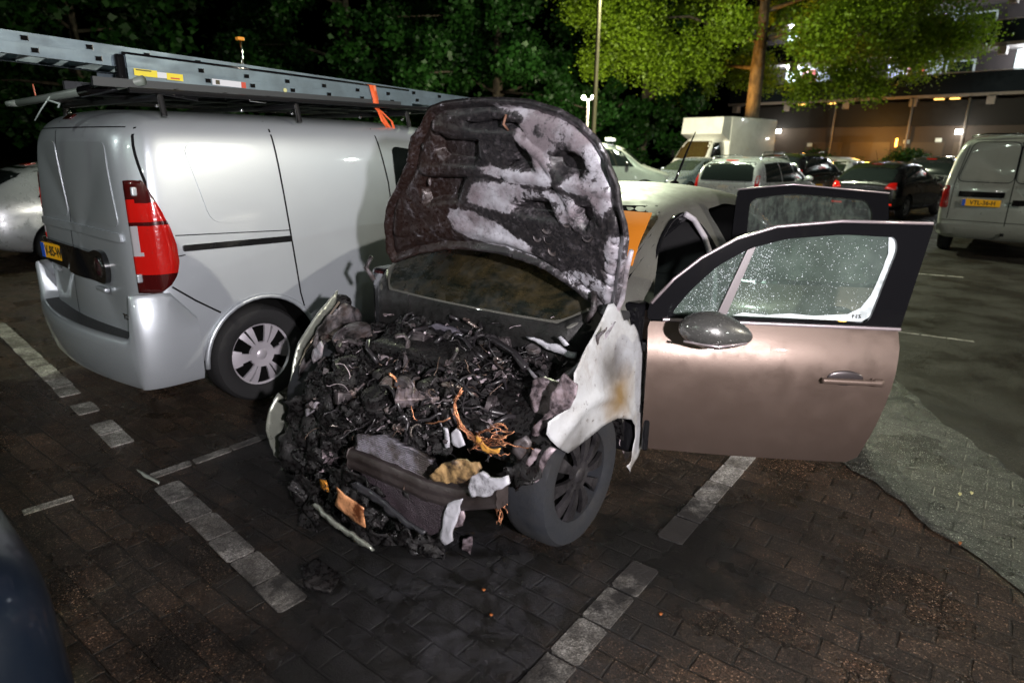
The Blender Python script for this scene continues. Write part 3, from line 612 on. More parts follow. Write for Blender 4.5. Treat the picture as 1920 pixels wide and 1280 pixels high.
parked('estate_car', 'silver estate with roof rails and a large rear window above the open door', 'car', (4.95, 15.3), 44, 'estate', 4.3, 1.74, 1.54, SIL, None, rails=True)
parked('hatchback', 'black hatchback seen from behind, just left of the grey panel van', 'car', (9.2, 17.2), 49, 'hatch', 4.2, 1.80, 1.47, BLKP, 'L-987-R', antenna=True)
parked('people_carrier', 'black people carrier with roof rails and a lit red tail light beside the silver estate', 'car', (7.75, 19.6), 46, 'estate', 4.5, 1.80, 1.64, BLKP, '', rails=True)
parked('hatchback', 'white hatchback in the gap left of the black hatchback', 'car', (11.2, 23.8), 47, 'hatch', 4.2, 1.78, 1.48, WHP, 'TX-88-K')
parked('estate_car', 'white roofed car behind the white hatchback, only its roof showing', 'car', (13.6, 29.0), 47, 'estate', 4.3, 1.78, 1.50, WHP, '')
parked('people_carrier', 'dark people carrier with one red tail light, behind and right of the black hatchback', 'car', (13.6, 21.6), 47, 'estate', 4.5, 1.82, 1.60, DGR, '')
parked('hatchback', 'black car half hidden between the dark people carrier and the grey van', 'car', (16.3, 22.5), 47, 'estate', 4.2, 1.80, 1.52, BLKP, '')
parked('saloon_car', 'grey blue car with a pale windscreen, just above the wreck roof', 'car', (8.2, 25.6), 229, 'hatch', 4.3, 1.78, 1.46, BLG)
parked('saloon_car', 'light blue car showing its windscreen between the box truck and the silver estate', 'car', (9.8, 22.9), 226, 'hatch', 4.3, 1.78, 1.48, LBL)
parked('saloon_car', 'silver car whose roof and fin antenna show left of the silver van', 'car', (-7.35, 8.55), 40, 'hatch', 4.4, 1.80, 1.43, SIL, None)

# ------------------------------------------------------------------ box truck
def box_truck():
    e = empty('box_truck', (7.75, 30.3, 0), 229, 'white box truck with a high cargo box in front of the orange lit tree trunk', 'truck')
    # local y: 0 at the nose minus length ; nose towards +y
    L = 6.2; y0 = -L
    b = MB(); b.rbox((0, y0+2.1, 2.05), (2.2, 4.2, 2.35), .05)
    # luton head over the cab
    k = len(b.v); b.add([(-1.08, -2.0, 2.15), (1.08, -2.0, 2.15), (1.08, -1.25, 2.45), (-1.08, -1.25, 2.45), (-1.08, -2.0, 3.21), (1.08, -2.0, 3.21), (1.08, -1.35, 3.18), (-1.08, -1.35, 3.18)], [(0, 1, 2, 3), (4, 7, 6, 5), (2, 6, 7, 3), (0, 3, 7, 4), (1, 5, 6, 2)])
    autosmooth(b.build('cargo_box', WHP, e), 30)
    st = [(-2.1, .4, .95, .7, .93, 1.2, 2.35, .80), (-1.6, .4, .98, .7, .95, 1.2, 2.38, .80), (-1.1, .38, .98, .7, .95, 1.2, 2.2, .80), (-.75, .38, .98, .7, .94, 1.2, 1.72, .84), (-.5, .36, .97, .7, .92, 1.15, 1.32, .84), (-.2, .34, .95, .7, .86, 1.05, 1.15, .78), (0, .36, .86, .65, .80, .9, .98, .7), (.06, .42, .74, .6, .7, .8, .85, .6)]
    cab = loft('cab', st, WHP, e, wells=[(.7, 1.1, -.95, .35, .42), (-1.1, -.7, -.95, .35, .42)]); bv = bvh_of(cab)
    patch('windscreen', bv, [(-.80, 1.33), (.80, 1.33), (.72, 2.12), (-.72, 2.12)], 'y', 1, .005, principled('truck_glass', (.05, .03, .012), .05, 0, .8, 1), e, .12, r=.06)
    for s in (1, -1):
        patch('side_window', bv, [(-1.9, 1.3), (-.72, 1.28), (-1.15, 2.05), (-1.9, 2.1)], 'x', s, .005, GLASS, e, .12, r=.05)
        patch('headlight', bv, [(s*.52, .78), (s*.88, .85), (s*.84, 1.05), (s*.62, .92)], 'y', 1, .006, MATS['head_lens'], e, .08, r=.03)
        m = MB(); m.rbox((s*1.15, -.8, 1.55), (.14, .1, .34), .03); m.tube([(s*.9, -.8, 1.4), (s*1.12, -.8, 1.42)], .02); m.build('side_mirror', BLACKP, e)
        for yy in (-.95, -4.9): wheel(e, s*.84, yy, .35, .35, .2, s, det=False)
    patch('front_grille', bv, [(-.45, .75), (.45, .75), (.4, .92), (-.4, .92)], 'y', 1, .005, BLACKP, e, .1)
    c = MB(); c.box((0, y0+2.3, .7), (.9, 4.4, .2)); c.build('chassis', BLACKP, e)
    return e
box_truck()
# ------------------------------------------------------------------ roof barred service van beside the bonnet edge
def service_van():
    pm = paint('pale_green_white', (.20, .23, .22), .1, .35)
    e = empty('service_van', (.9, 24.4, 0), 103, 'white van with a light bar on its roof, right of the raised bonnet', 'van', None)
    st = [(0, .4, .85, .7, .84, 1.1, 1.7, .72), (.08, .3, .93, .7, .92, 1.1, 1.88, .76), (1.4, .25, .95, .7, .93, 1.1, 1.92, .78), (2.6, .25, .95, .7, .93, 1.1, 1.90, .78), (3.1, .25, .95, .7, .93, 1.08, 1.76, .78), (3.55, .25, .95, .7, .92, 1.05, 1.38, .80), (3.85, .25, .95, .7, .9, 1.02, 1.14, .80), (4.4, .26, .92, .65, .84, .92, 1.0, .72), (4.75, .3, .85, .6, .76, .8, .88, .62), (4.85, .4, .7, .55, .65, .72, .78, .5)]
    b = loft('body', st, pm, e, wells=[(.7, 1.05, 3.95, .33, .38), (.7, 1.05, .9, .33, .38), (-1.05, -.7, 3.95, .33, .38), (-1.05, -.7, .9, .33, .38)]); bv = bvh_of(b)
    patch('windscreen', bv, [(-.74, 1.2), (.74, 1.2), (.68, 1.7), (-.68, 1.7)], 'y', 1, .005, GLASS, e, .1, r=.05)
    for s in (1, -1):
        patch('side_window', bv, [(2.35, 1.14), (3.55, 1.12), (3.05, 1.66), (2.35, 1.7)], 'x', s, .005, GLASS, e, .1, r=.06); mirror(e, s*.95, 3.3, 1.2, s, BLACKP)
        patch('headlight', bv, [(s*.5, .66), (s*.8, .68), (s*.8, .86), (s*.6, .8)], 'y', 1, .006, MATS['head_lens'], e, .06, r=.02)
        for yy in (.9, 3.95): wheel(e, s*.85, yy, .33, .33, .2, s, det=False)
    patch('tail_light', bv, [(.74, .8), (.86, .8), (.82, 1.3), (.74, 1.3)], 'y', -1, .005, lens_red(), e, .08)
    m = MB(); m.rbox((0, 2.6, 2.02), (1.2, .28, .1), .03); m.tube([(-.7, 1.5, 1.93), (-.7, 1.5, 2.1), (.7, 1.5, 2.1), (.7, 1.5, 1.93)], .03, 6); m.build('light_bar', principled('light_bar', (.8, .8, .8), .3, emit=(1, 1, 1), es=.6), e)
    return e
service_van()
e = empty('park_lamp', (2.62, 24.3, 0), 10, 'low lamp post with two bright globes between the tall pole and the bonnet', 'street lamp'); p = MB(); p.tube([(0, 0, 0), (0, 0, 3.4)], .045, 8); p.build('pole', CONC, e)
for s in (-.17, .17):
    g = MB(); g.blob((s, 0, 3.46), .075, 0, 1, 2); g.build('lamp_globe', principled('far_globe', (1, 1, 1), .5, emit=(1, .97, .85), es=9), e, True)
a = MB(); a.tube([(-.2, 0, 3.38), (.2, 0, 3.38)], .02, 6); a.build('arm', CONC, e); point(e, (.25, -.1, 3.7), (1, .9, .62), 3000, .08)
# ------------------------------------------------------------------ grey panel van at the right edge
def ring_van(st):
    y, zb, w, zt = st[:4]; k = zt/1.97 if zt > 1.2 else None
    if k is None: return ring_pts((y, zb, w, .7, w*.98, zt*.82, zt, w*.8))
    return [(0, zb), (w*.75, zb), (w*.95, zb+.03), (w, zb+.22), (w, .95), (w*.985, 1.15), (w*.93, 1.15+(zt-1.15)*.45), (w*.865, 1.15+(zt-1.15)*.8), (w*.78, zt-.045), (w*.4, zt), (0, zt+.01)]
GVP = paint('grey_van_paint', (.30, .31, .285), .4, .35)
def grey_van():
    e = empty('panel_van', (7.98, 10.42, 0), 39, 'grey panel van with yellow number plate at the right edge', 'van')
    st = [(.02, .42, .86, 1.80), (.0, .40, .90, 1.86), (.04, .36, .94, 1.92), (.14, .33, .955, 1.965), (.6, .3, .955, 1.98), (2.4, .3, .955, 1.98), (3.9, .3, .955, 1.93), (4.3, .3, .95, 1.6), (4.6, .3, .95, 1.12), (5.0, .35, .9, .95), (5.1, .45, .7, .85)]
    st = st[1:]
    b = loft('body', st, GVP, e, ringf=ring_van, tilt=lambda y, x, z: max(0, z-1.1)*.20*(1 if y < .3 else 0) + (.05*x*x if y < .3 else 0), wells=[(.72, 1.1, 1.0, .34, .39), (-1.1, -.72, 1.0, .34, .39)])
    bv = bvh_of(b)
    patch('rear_panel', bv, [(-.74, 1.26), (-.03, 1.25), (-.03, 1.84), (-.62, 1.84)], 'y', -1, .006, paint('grey_window_panel', (.27, .28, .25), .3, .4), e, .07, r=.08)
    patch('rear_panel', bv, [(.03, 1.25), (.74, 1.26), (.62, 1.84), (.03, 1.84)], 'y', -1, .006, MATS['grey_window_panel'], e, .07, r=.08)
    g = MB(); o1 = smooth_poly([(-.77, 1.235), (-.01, 1.225), (-.01, 1.865), (-.64, 1.865)], .1); ribbon(g, bv, o1+[o1[0]], 'y', -1, .012, .002); o1 = [(-x, z) for x, z in o1]; ribbon(g, bv, o1+[o1[0]], 'y', -1, .012, .002)
    ribbon(g, bv, [(0, .46), (0, 1.9)], 'y', -1, .012, .002); ribbon(g, bv, [(-.9, .60), (.9, .60)], 'y', -1, .01, .002)
    for s in (1, -1): ribbon(g, bv, [(s*.80, .62), (s*.79, 1.2), (s*.68, 1.9)], 'y', -1, .01, .002)
    for yy in (1.6, 2.7): ribbon(g, bv, [(yy, .4), (yy, 1.85)], 'x', -1, .01, .002)
    g.build('panel_gaps', SEAM, e)
    tp = patch('plate_recess', bv, [(-.70, .99), (-.08, .99), (-.08, 1.08), (-.70, 1.08)], 'y', -1, .012, BLACKP, e, .06, r=.02)
    plate(e, (-.37, -.022, .905), 'VTL-36-H')
    for s in (1, -1):
        patch('tail_light', bv, [(s*.82, .80), (s*.935, .80), (s*.925, 1.16), (s*.84, 1.17)], 'y', -1, .008, lens_red('dull_red_lens', (.22, .008, .008)), e, .05, r=.03)
        wheel(e, s*.84, 1.0, .34, .34, .2, s, det=False); wheel(e, s*.84, 4.1, .34, .34, .2, s, det=False)
        patch('reflector', bv, [(s*.45, .425), (s*.78, .425), (s*.78, .465), (s*.45, .465)], 'y', -1, .006, lens_red('reflector_glow', (.8, .04, .02), .35), e, .05)  # reflector given a weak glow in place of returned light
    patch('bumper', bv, [(-.9, .36), (.9, .36), (.9, .55), (-.9, .55)], 'y', -1, .05, GVP, e, .08, r=.05, depth=.06)
    h = MB(); h.rbox((.12, -.03, .93), (.17, .03, .09), .02); h.build('door_handle', BLACKP, e)
    h = MB(); h.tube([(-.70, .28, 1.95), (-.5, .24, 1.985), (.5, .24, 1.985), (.70, .28, 1.95)], .018, 8); h.build('roof_trim', CHROME, e, True)
    h = MB(); h.rbox((0, -.075, .42), (.05, .03, .05), .01); h.build('sensor', BLACKP, e)
    return e
grey_van()
# ------------------------------------------------------------------ silver delivery van on the left
VP = paint('silver_van_paint', (.50, .54, .58), .5, .36, .9, .03, (.3, .3, .3), .10, .15)
TRIMB = principled('gloss_black_trim', (.008, .008, .009), .12, 0, .6, .5)
def ring_dob(st):
    y, zb, w, zt = st[:4]
    if zt < 1.3: return ring_pts((y, zb, w, .62, w*.97, zt*.85, zt, w*.8))
    h = zt-1.12
    return [(0, zb), (w*.75, zb), (w*.955, zb+.02), (w*.99, zb+.16), (w, .62), (w*.985, 1.10), (w*.955, 1.12+h*.50), (w*.92, 1.12+h*.80), (w*.85, 1.12+h*.95), (w*.5, zt), (0, zt+.01)]
VAZ = 39.5
vo_ = Vector((-1.70, 3.91, 0)) - Vector((math.cos(R_(VAZ)), -math.sin(R_(VAZ)), 0))*.885
def silver_van():
    e = empty('delivery_van', vo_, VAZ, 'silver delivery van with tall red tail lights and ladders on its roof', 'van')
    st = [(-.635, .42, .70, 1.70), (-.605, .40, .80, 1.79), (-.545, .37, .855, 1.825), (-.46, .33, .88, 1.84), (-.30, .31, .885, 1.85), (.3, .30, .885, 1.855), (1.2, .30, .885, 1.855), (2.0, .30, .885, 1.83), (2.5, .30, .885, 1.70), (2.95, .30, .885, 1.36), (3.25, .30, .88, 1.12), (3.6, .32, .85, 1.0), (3.9, .36, .74, .9), (3.95, .45, .6, .8)]
    def tilt(y, x, z): return (max(0, z-1.2)*.07 + max(0, z-1.62)*.18 if y < -.40 else 0) + (.07*(x/.88)**2 if y < -.50 else 0)
    body = loft('body', st, VP, e, ringf=ring_dob, tilt=tilt, sub=3, wells=[(.60, 1.0, .11, .325, .388), (-1.0, -.60, .11, .325, .388), (.6, 1.0, 3.0, .32, .385), (-1, -.6, 3.0, .32, .385)]); bv = bvh_of(body)
    # flared arch lips
    for s in (1, -1):
        for yy in (.11, 3.0):
            a = MB(); pts = []
            for k in range(25):
                t = R_(-18 + 216*k/24); pts.append((s*.888, yy + .395*math.cos(t), .325 + .395*math.sin(t)))
            pts = [p for p in pts if p[2] > .28]; a.tube(pts, .016, 8); a.build('wheel_arch', VP, e, True)
            rimm = principled('van_rim', (.58, .55, .60), .36, .45)
            wheel(e, s*.775, yy-.02*(yy<1), .325, .325, .205, s, rimmat=rimm, style=6, steer=0, holes=lambda t, a: (.36 < t < .93 and math.cos(a*6) < .02-.35*(t-.36)) or (.38 < t < .86 and abs(math.sin(a*3)) < .06 and math.cos(a*6) > 0), rr=.70)
    SG = MB()
    seam = lambda pts, ax='x', s=1, w=.011: ribbon(SG, bv, pts, ax, s, w, .002)
    seam([(.33, 1.80), (.37, 1.13), (.40, .70)]); seam([(1.16, 1.78), (1.23, 1.4), (1.26, .9), (1.22, .36)]); seam([(.40, .7), (.42, .6)])
    seam([(-.36, 1.15), (.37, 1.12)], w=.006); seam([(-.38, 1.03), (-.32, 1.035)], w=.006); seam([(-.42, .86), (-.30, .76), (-.16, .66)])
    seam([(1.2, 1.05), (2.2, 1.05)], w=.006)
    # rear doors: split, outline
    seam([(-.13, .50), (-.13, 1.0), (-.14, 1.40), (-.16, 1.72), (-.16, 1.84)], 'y', -1, .009)
    for s in (1, -1): seam([(s*.82, .52), (s*.845, .85), (s*.845, 1.12), (s*.82, 1.45), (s*.74, 1.74)], 'y', -1, .010)
    seam([(-.70, 1.74), (.70, 1.74)], 'y', -1, .006); SG.build('panel_gaps', SEAM, e)
    # horizontal ridge across the rear doors and pressed panels
    r = patch('rail_cover', bv, [(-.33, 1.055), (.37, 1.045), (.37, 1.085), (-.33, 1.092)], 'x', 1, .006, TRIMB, e, .05, r=.01)
    for (poly, nm) in (([(-.66, .62), (-.16, .62), (-.16, .98), (-.66, .98)], 'a'),): pass
    patch('door_ridge', bv, [(-.70, 1.115), (.70, 1.115), (.69, 1.165), (-.69, 1.165)], 'y', -1, .012, VP, e, .05, r=.012)
    for q in ([(-.68, 1.20), (-.17, 1.20), (-.18, 1.66), (-.58, 1.66)], [(-.09, 1.20), (.68, 1.20), (.58, 1.66), (-.10, 1.66)]):
        patch('door_panel', bv, q, 'y', -1, .003, paint('silver_panel', (.48, .52, .55), .5, .36, .9, .03, (.3, .3, .3), .10, .15), e, .06, r=.05)
    # tail lights wrap the corner
    RL = lens_red('van_red_lens', (.42, .006, .005), .04)
    for s in (1, -1):
        nz = 30; vs = []; fs = []
        tab = [(.835, -.50, 0.855), (.87, -.43, 0.855), (.93, -.385, 0.855), (1.0, -.365, 0.855), (1.10, -.365, 0.855), (1.2, -.385, 0.852), (1.3, -.42, 0.848), (1.38, -.46, 0.844), (1.44, -.51, 0.840), (1.475, -.56, 0.838)]
        for i in range(nz+1):
            z = .835 + .64*i/nz; k = max(q for q in range(len(tab)-1) if tab[q][0] <= z+1e-6); u = min(1, (z-tab[k][0])/(tab[k+1][0]-tab[k][0])); y1 = tab[k][1]*(1-u)+tab[k+1][1]*u; x_in = tab[k][2]*(1-u)+tab[k+1][2]*u
            path = [Vector((x_in, -.70)), Vector((.885, -.60)), Vector((.93, y1-.02 if y1 < -.5 else -.55)), Vector((.90, y1))]
            for k in range(11):
                f = k/10*3; a_ = min(2, int(f)); q = path[a_].lerp(path[a_+1], f-a_); pp, nn_ = bv.find_nearest(Vector((s*q.x, q.y, z)))[:2]; vs.append(pp + nn_*.016)
        m = 11
        for i in range(nz):
            for k in range(m-1): fs.append((i*m+k, i*m+k+1, (i+1)*m+k+1, (i+1)*m+k) if s > 0 else (i*m+k, (i+1)*m+k, (i+1)*m+k+1, i*m+k+1))
        tl = mesh('tail_light', vs, fs, RL, e, True); md = tl.modifiers.new('s', 'SOLIDIFY'); md.thickness = .03; md.offset = -1; bake(tl)
        tl.data.materials.append(principled('lens_dark', (.05, .004, .004), .15, 0, .6, 1)); tl.data.materials.append(principled('lens_clear', (.42, .40, .42), .2, 0, .6, 1))
        for pg in tl.data.polygons:
            c = pg.center; u = (c.z-.835)/.64
            if u > .80 or u < .16: pg.material_index = 1
            elif abs(c.x) < .866 and c.y < -.53 and .34 < u < .60: pg.material_index = 2
            elif .60 < u < .63: pg.material_index = 1
        h_ = MB(); h_.rbox((s*.80, -.52, 1.40), (.022, .03, .05), .008); h_.rbox((s*.80, -.56, .92), (.022, .03, .05), .008); h_.build('door_hinge', VP, e)
    # bumper: plan curve swept
    plan = []
    for t in np.linspace(-1, 1, 61):
        a = abs(t); x = .90*math.copysign(1 - max(0, (1-a)-.0)**1 if False else 1, t)
        # param: centre 0..0.62 -> straight rear, then corner, then side
        if a < .62: xx = .83*(a/.62); yy = -.745 + .095*(xx/.83)**2
        elif a < .86: u = (a-.62)/.24*math.pi/2; xx = .83 + .065*math.sin(u); yy = -.65 + .20*(1-math.cos(u))
        else: u = (a-.86)/.14; xx = .895; yy = -.45 + .14*u
        plan.append((math.copysign(xx, t), yy, a))
    vs = []; cols = 12
    for (x, y, a) in plan:
        q = max(0, min(1, (a-.585)/.05)); q = q*q*(3-2*q)
        top_o = .565 + .27*q; n = Vector((x*1.0, y+.2, 0)).normalized() if a > .62 else Vector((x*.1, -1, 0)).normalized()
        dz = 0
        if a > .86: top_o = .835 - .17*((a-.86)/.14)
        prof = [(-.06, .27), (-.02, .27), (.0, .31), (.012, .42), (.02, .50), (.012, .545 if q < .5 else .60), (0, top_o-.02 if q > .5 else .562), (-.012, top_o)]
        inn = .14*(1-q) + .035*q
        prof += [(-.03, top_o+.001), (-inn, top_o+.001+.004*(1-q)), (-inn-.03, top_o-.02), (-inn-.04, top_o-.10)]
        for (o_, z) in prof: vs.append(Vector((x, y, z)) + n*o_)
    m = cols; fs = [(i*m+k, (i+1)*m+k, (i+1)*m+k+1, i*m+k+1) for i in range(len(plan)-1) for k in range(m-1)]
    bp = mesh('rear_bumper', vs, fs, VP, e, True); bm = bmesh.new(); bm.from_mesh(bp.data); bmesh.ops.recalc_face_normals(bm, faces=bm.faces); bm.to_mesh(bp.data); bm.free(); autosmooth(bp, 50)
    TR = principled('step_tread', (.016, .016, .017), .45); t_ = NT(TR); v_ = t_.coord(); wv = t_.n('ShaderNodeTexWave'); wv.wave_type = 'BANDS'; wv.bands_direction = 'X'; wv.inputs['Scale'].default_value = 32; t_.l(v_, wv.inputs[0]); t_.bump(wv.outputs['Fac'], .6, .003)
    top = MB(); a_ = [(p[0], p[1]+.018, .571) for p in plan if p[2] < .575]; c_ = [(p[0]*.985, p[1]+.145, .574) for p in plan if p[2] < .575]; nn = len(a_)
    top.add(a_+c_, [(i, i+1, nn+i+1, nn+i) for i in range(nn-1)]); top.build('step_tread', TR, bp, True)
    # number plate trim, badge, handle, writing
    tr = smooth_poly([(-.74, .87), (.30, .84), (.44, .84), (.48, .94), (.44, 1.035), (.32, 1.04), (.24, 1.015), (-.74, 1.025)], .05)
    patch('plate_trim', bv, tr, 'y', -1, .022, TRIMB, e, .04, depth=.03)
    hh = bv.ray_cast(Vector((-.42, -5, .95)), Vector((0, 1, 0)))[0]; plate(e, (-.42, hh.y-.03, .945), 'V-85-WPL', az=4, w=.42, h=.105)
    hh = bv.ray_cast(Vector((.36, -5, .94)), Vector((0, 1, 0)))[0]; bd = MB(); bd.lathe([(.048, hh.y-.028), (.056, hh.y-.036), (.062, hh.y-.030), (.064, hh.y-.020)], (.365, 0, .94), 'Y', 32); bo = bd.build('badge', CHROME, e, True)
    bi = MB(); bi.lathe([(.0005, hh.y-.031), (.05, hh.y-.031)], (.365, 0, .94), 'Y', 32); bi.build('badge_centre', principled('badge_red', (.06, .01, .02), .25, .3), bo)
    le = MB()
    for x in (.342, .355, .368, .382): le.box((x, hh.y-.034, .94), (.004, .004, .05))
    le.build('badge_letters', CHROME, bo)
    hn = MB(); hn.rbox((.34, hh.y-.02, .80), (.15, .035, .03), .012); hn.build('door_handle', VP, e); lk = MB(); lk.blob((.10, hh.y-.03, .87), .018, 0, 1, 2); lk.build('lock', CHROME, e, True)
    y_ = bv.ray_cast(Vector((-.45, -5, .78)), Vector((0, 1, 0)))[0].y
    text_mesh('MAXI', .06, 'model_letters', CHROME, e, (-.52, y_-.004, .82), (math.pi/2, 0, R_(-4)), 1.3, .002)
    text_mesh('TD', .045, 'engine_letters', CHROME, e, (.60, bv.ray_cast(Vector((.6, -5, .66)), Vector((0, 1, 0)))[0].y-.004, .665), (math.pi/2, 0, R_(4)), 1.2, .002)
    patch('brake_light', bv, [(-.10, 1.785), (.02, 1.785), (.02, 1.815), (-.10, 1.815)], 'y', -1, .008, MATS['lens_dark'], e, .03, r=.012)
    # front parts
    patch('windscreen', bv, [(-.72, 1.16), (.72, 1.16), (.66, 1.66), (-.66, 1.66)], 'y', 1, .005, GLASS, e, .1, r=.05)
    for s in (1, -1):
        patch('side_window', bv, [(1.30, 1.12), (2.55, 1.12), (2.25, 1.55), (1.30, 1.66)], 'x', s, .005, GLASS, e, .08, r=.05); mirror(e, s*.9, 2.45, 1.2, s, BLACKP)
        patch('headlight', bv, [(s*.45, .78), (s*.75, .78), (s*.7, .95), (s*.5, .9)], 'y', 1, .006, MATS['head_lens'], e, .06)
        patch('pressed_panel', bv, [(-.14, 1.20), (.25, 1.20), (.22, 1.66), (-.24, 1.66)], 'x', s, .004, VP, e, .06, r=.08)
    h_ = MB(); h_.rbox((.89, 1.34, 1.0), (.02, .17, .03), .01); h_.build('door_handle', BLACKP, e)
    u = MB(); u.box((0, 1.5, .33), (1.4, 3.4, .12)); u.tube([(.45, -.68, .30), (.45, -.2, .30)], .03, 8); u.tube([(-.2, -.74, .34), (-.2, -.3, .32)], .022, 8); u.build('underside', DARK, e)
    tb = MB(); tb.rbox((-.05, -.66, .27), (.9, .06, .05), .015); tb.build('tow_bar', BLACKP, e)
    # roof rack
    RK = principled('rack_black', (.014, .014, .015), .4, .3)
    rk = empty('roof_rack', (0, 0, 0)); rk.parent = e
    for y in (-.30, .55, 1.5):
        c = MB(); c.tube([(-.80, y, 1.80), (-.78, y, 1.90), (.78, y, 1.90), (.80, y, 1.80)], .018, 8); c.build('cross_bar', RK, rk)
    for x in (-.76, .76, -.25, .25):
        c = MB(); c.tube([(x, -.45, 1.93), (x, 2.0, 1.95)], .014, 8); c.build('side_rail', RK, rk)
    for y in np.arange(-.25, 2, .28):
        c = MB(); c.tube([(-.76, y, 1.93), (.76, y+.06, 1.945)], .009, 6); c.build('rack_rod', RK, rk)
    c = MB()
    for y in (-.30, .2, .55, 1.1, 1.5):
        for s in (1, -1): c.blob((s*.72, y, 1.86), .014, 0, 1, 1)
    c.build('rack_bolts', CHROME, rk, True)
    return e
van = silver_van()

# ------------------------------------------------------------------ ladders and load on the van roof
def on_van(name, label, cat, group=None):
    return empty(name, vo_, VAZ, label, cat, group)
ALU = principled('ladder_aluminium', (.26, .32, .36), .42, .6); t = NT(ALU); v = t.coord(scale=(1, .15, 1)); t.l(t.ramp(t.noise(v, 30, 3), [(.3, .34), (.7, .55)]), t.b.inputs['Roughness'])
t.l(t.mix(t.ramp(t.noise(t.coord(), 7, 5), [(.4, 0.), (.75, .6)]), (.15, .20, .235), (.07, .085, .095)), t.b.inputs['Base Color'])
def ladder(name, label, y0, y1, zc0, zc1, xr, xl, hgt, rung0, stickers=False, slant=0):
    e = on_van(name, label, 'ladder', 'aluminium ladders on the silver van')
    def zc(y): return zc0 + (zc1-zc0)*(y-y0)/(y1-y0)
    for side, x in ((1, xr), (-1, xl)):
        b = MB(); h = hgt/2
        # channel section rail: web and two flanges turned inwards
        for (xa, za, xb, zb_) in ((0, -h, .006, h), (-.028, h-.006, 0, h), (-.028, -h, 0, -h+.006)):
            xa, xb = (xa, xb) if side > 0 else (-xb, -xa); vs = []
            for y in (y0, y1):
                for (dx, dz) in ((xa, za), (xb, za), (xb, zb_), (xa, zb_)):
                    yy = y + (slant*(dz/h) if y == y1 else -slant*(dz/h)*0); vs.append((x+dx, yy, zc(y)+dz))
            b.add(vs, [(3, 2, 1, 0), (4, 5, 6, 7), (0, 1, 5, 4), (1, 2, 6, 5), (2, 3, 7, 6), (3, 0, 4, 7)])
        ln = MB(); ln.box((x+side*.0065, (y0+y1)/2, (zc(y0)+zc(y1))/2+.005), (.003, y1-y0, .004), rx=math.atan2(zc1-zc0, y1-y0)); b.add(ln.v, ln.f)
        b.build('side_rail', ALU, e)
    y = rung0
    ro = MB(); rh = MB(); k = 0
    while y < y1-.05:
        for dz in ((.026,) if k % 2 else (-.028,)): pass
        for dz, dy in ((.026, 0), (-.026, .035)):
            r = MB(); z = zc(y)+dz; w_ = .017
            r.add([(xl-.002, y+dy-w_, z-.014), (xr+.0085, y+dy-w_, z-.014), (xr+.0085, y+dy-w_, z+.014), (xl-.002, y+dy-w_, z+.014), (xl-.002, y+dy+w_, z-.014), (xr+.0085, y+dy+w_, z-.014), (xr+.0085, y+dy+w_, z+.014), (xl-.002, y+dy+w_, z+.014)],
                  [(0, 1, 2, 3), (7, 6, 5, 4), (0, 4, 5, 1), (1, 5, 6, 2), (2, 6, 7, 3), (3, 7, 4, 0)])
            g = r.build('rung', ALU, e); 
            # open end of the hollow rung
            q = MB(); q.box((xr+.0095, y+dy, z), (.003, w_*1.7, .022)); q.build('rung_opening', DARK, g)
            f = MB(); f.box((xr+.0095, y+dy+w_*.9, z), (.006, .003, .028)); f.build('rung_rim', CHROME, g)
        y += .28; k += 1
    if stickers:
        YS = principled('sticker_yellow', (.72, .60, .03), .5); WS = principled('sticker_white', (.6, .62, .66), .5); GS = principled('sticker_print', (.06, .05, .02), .6); RS = principled('sticker_red', (.5, .06, .03), .5)
        def stk(ya, yb, dz, hh, m, nm='sticker', off=.0098):
            s = MB(); y = (ya+yb)/2; s.box((xr+off, y, zc(y)+dz), (.0015, yb-ya, hh), rx=math.atan2(zc1-zc0, y1-y0)); return s.build(nm, m, e)
        stk(-.39, -.27, -.022, .036, YS); stk(-.27, -.22, -.024, .030, WS); stk(-.22, -.13, -.026, .036, YS)
        stk(-.38, -.30, -.010, .006, GS, 'sticker_print', .0108); stk(-.20, -.15, -.034, .008, RS, 'sticker_print', .0108)
        stk(.04, .25, -.028, .034, WS); stk(.06, .085, -.028, .024, GS, 'sticker_print', .0108); stk(.22, .25, -.028, .034, RS, 'sticker_print', .0108)
        stk(.33, .45, -.068, .016, YS)
        r_ = MB(); r_.lathe([(.0005, .0), (.013, .0)], (xr+.0102, .52, zc(.52)-.03), 'X', 16); r_.build('round_sticker', principled('sticker_pale', (.55, .56, .25), .5), e)
    return e
ladder('ladder', 'outer aluminium ladder section with yellow and white stickers', -.42, 1.62, 2.050, 2.005, .70, .26, .125, -.02, True)
l2 = ladder('ladder', 'inner aluminium ladder section reaching out past both ends of the stickered one', -1.75, 2.75, 2.14, 2.005, .672, .29, .105, -1.42)
e = on_van('ladder', 'dark underside ladder lying flat beneath the stickered ladder', 'ladder', 'aluminium ladders on the silver van'); b = MB()
DKALU = principled('dark_aluminium', (.05, .055, .06), .5, .5)
for x in (.70, .26): b.box((x, .45, 1.965), (.03, 2.1, .045))
b.build('side_rail', DKALU, e); b = MB()
for y in np.arange(-.5, 1.5, .28): b.box(((.48), y, 1.965), (.43, .03, .025))
b.build('rungs', DKALU, e)
e = on_van('cap_strip', 'dark rubber strip along the top edge of the ladder', 'strip'); b = MB(); b.tube([(.69, -.44, 2.06), (.69, -.43, 2.118), (.69, .5, 2.10), (.69, 1.6, 2.075)], .009, 8); b.build('rubber_edge', BLACKP, e, True)
e = on_van('ladder_end_cap', 'black end cap on the ladder foot', 'end cap'); b = MB(); b.rbox((.69, -.45, 2.045), (.05, .05, .135), .018); b.build('cap', BLACKP, e)
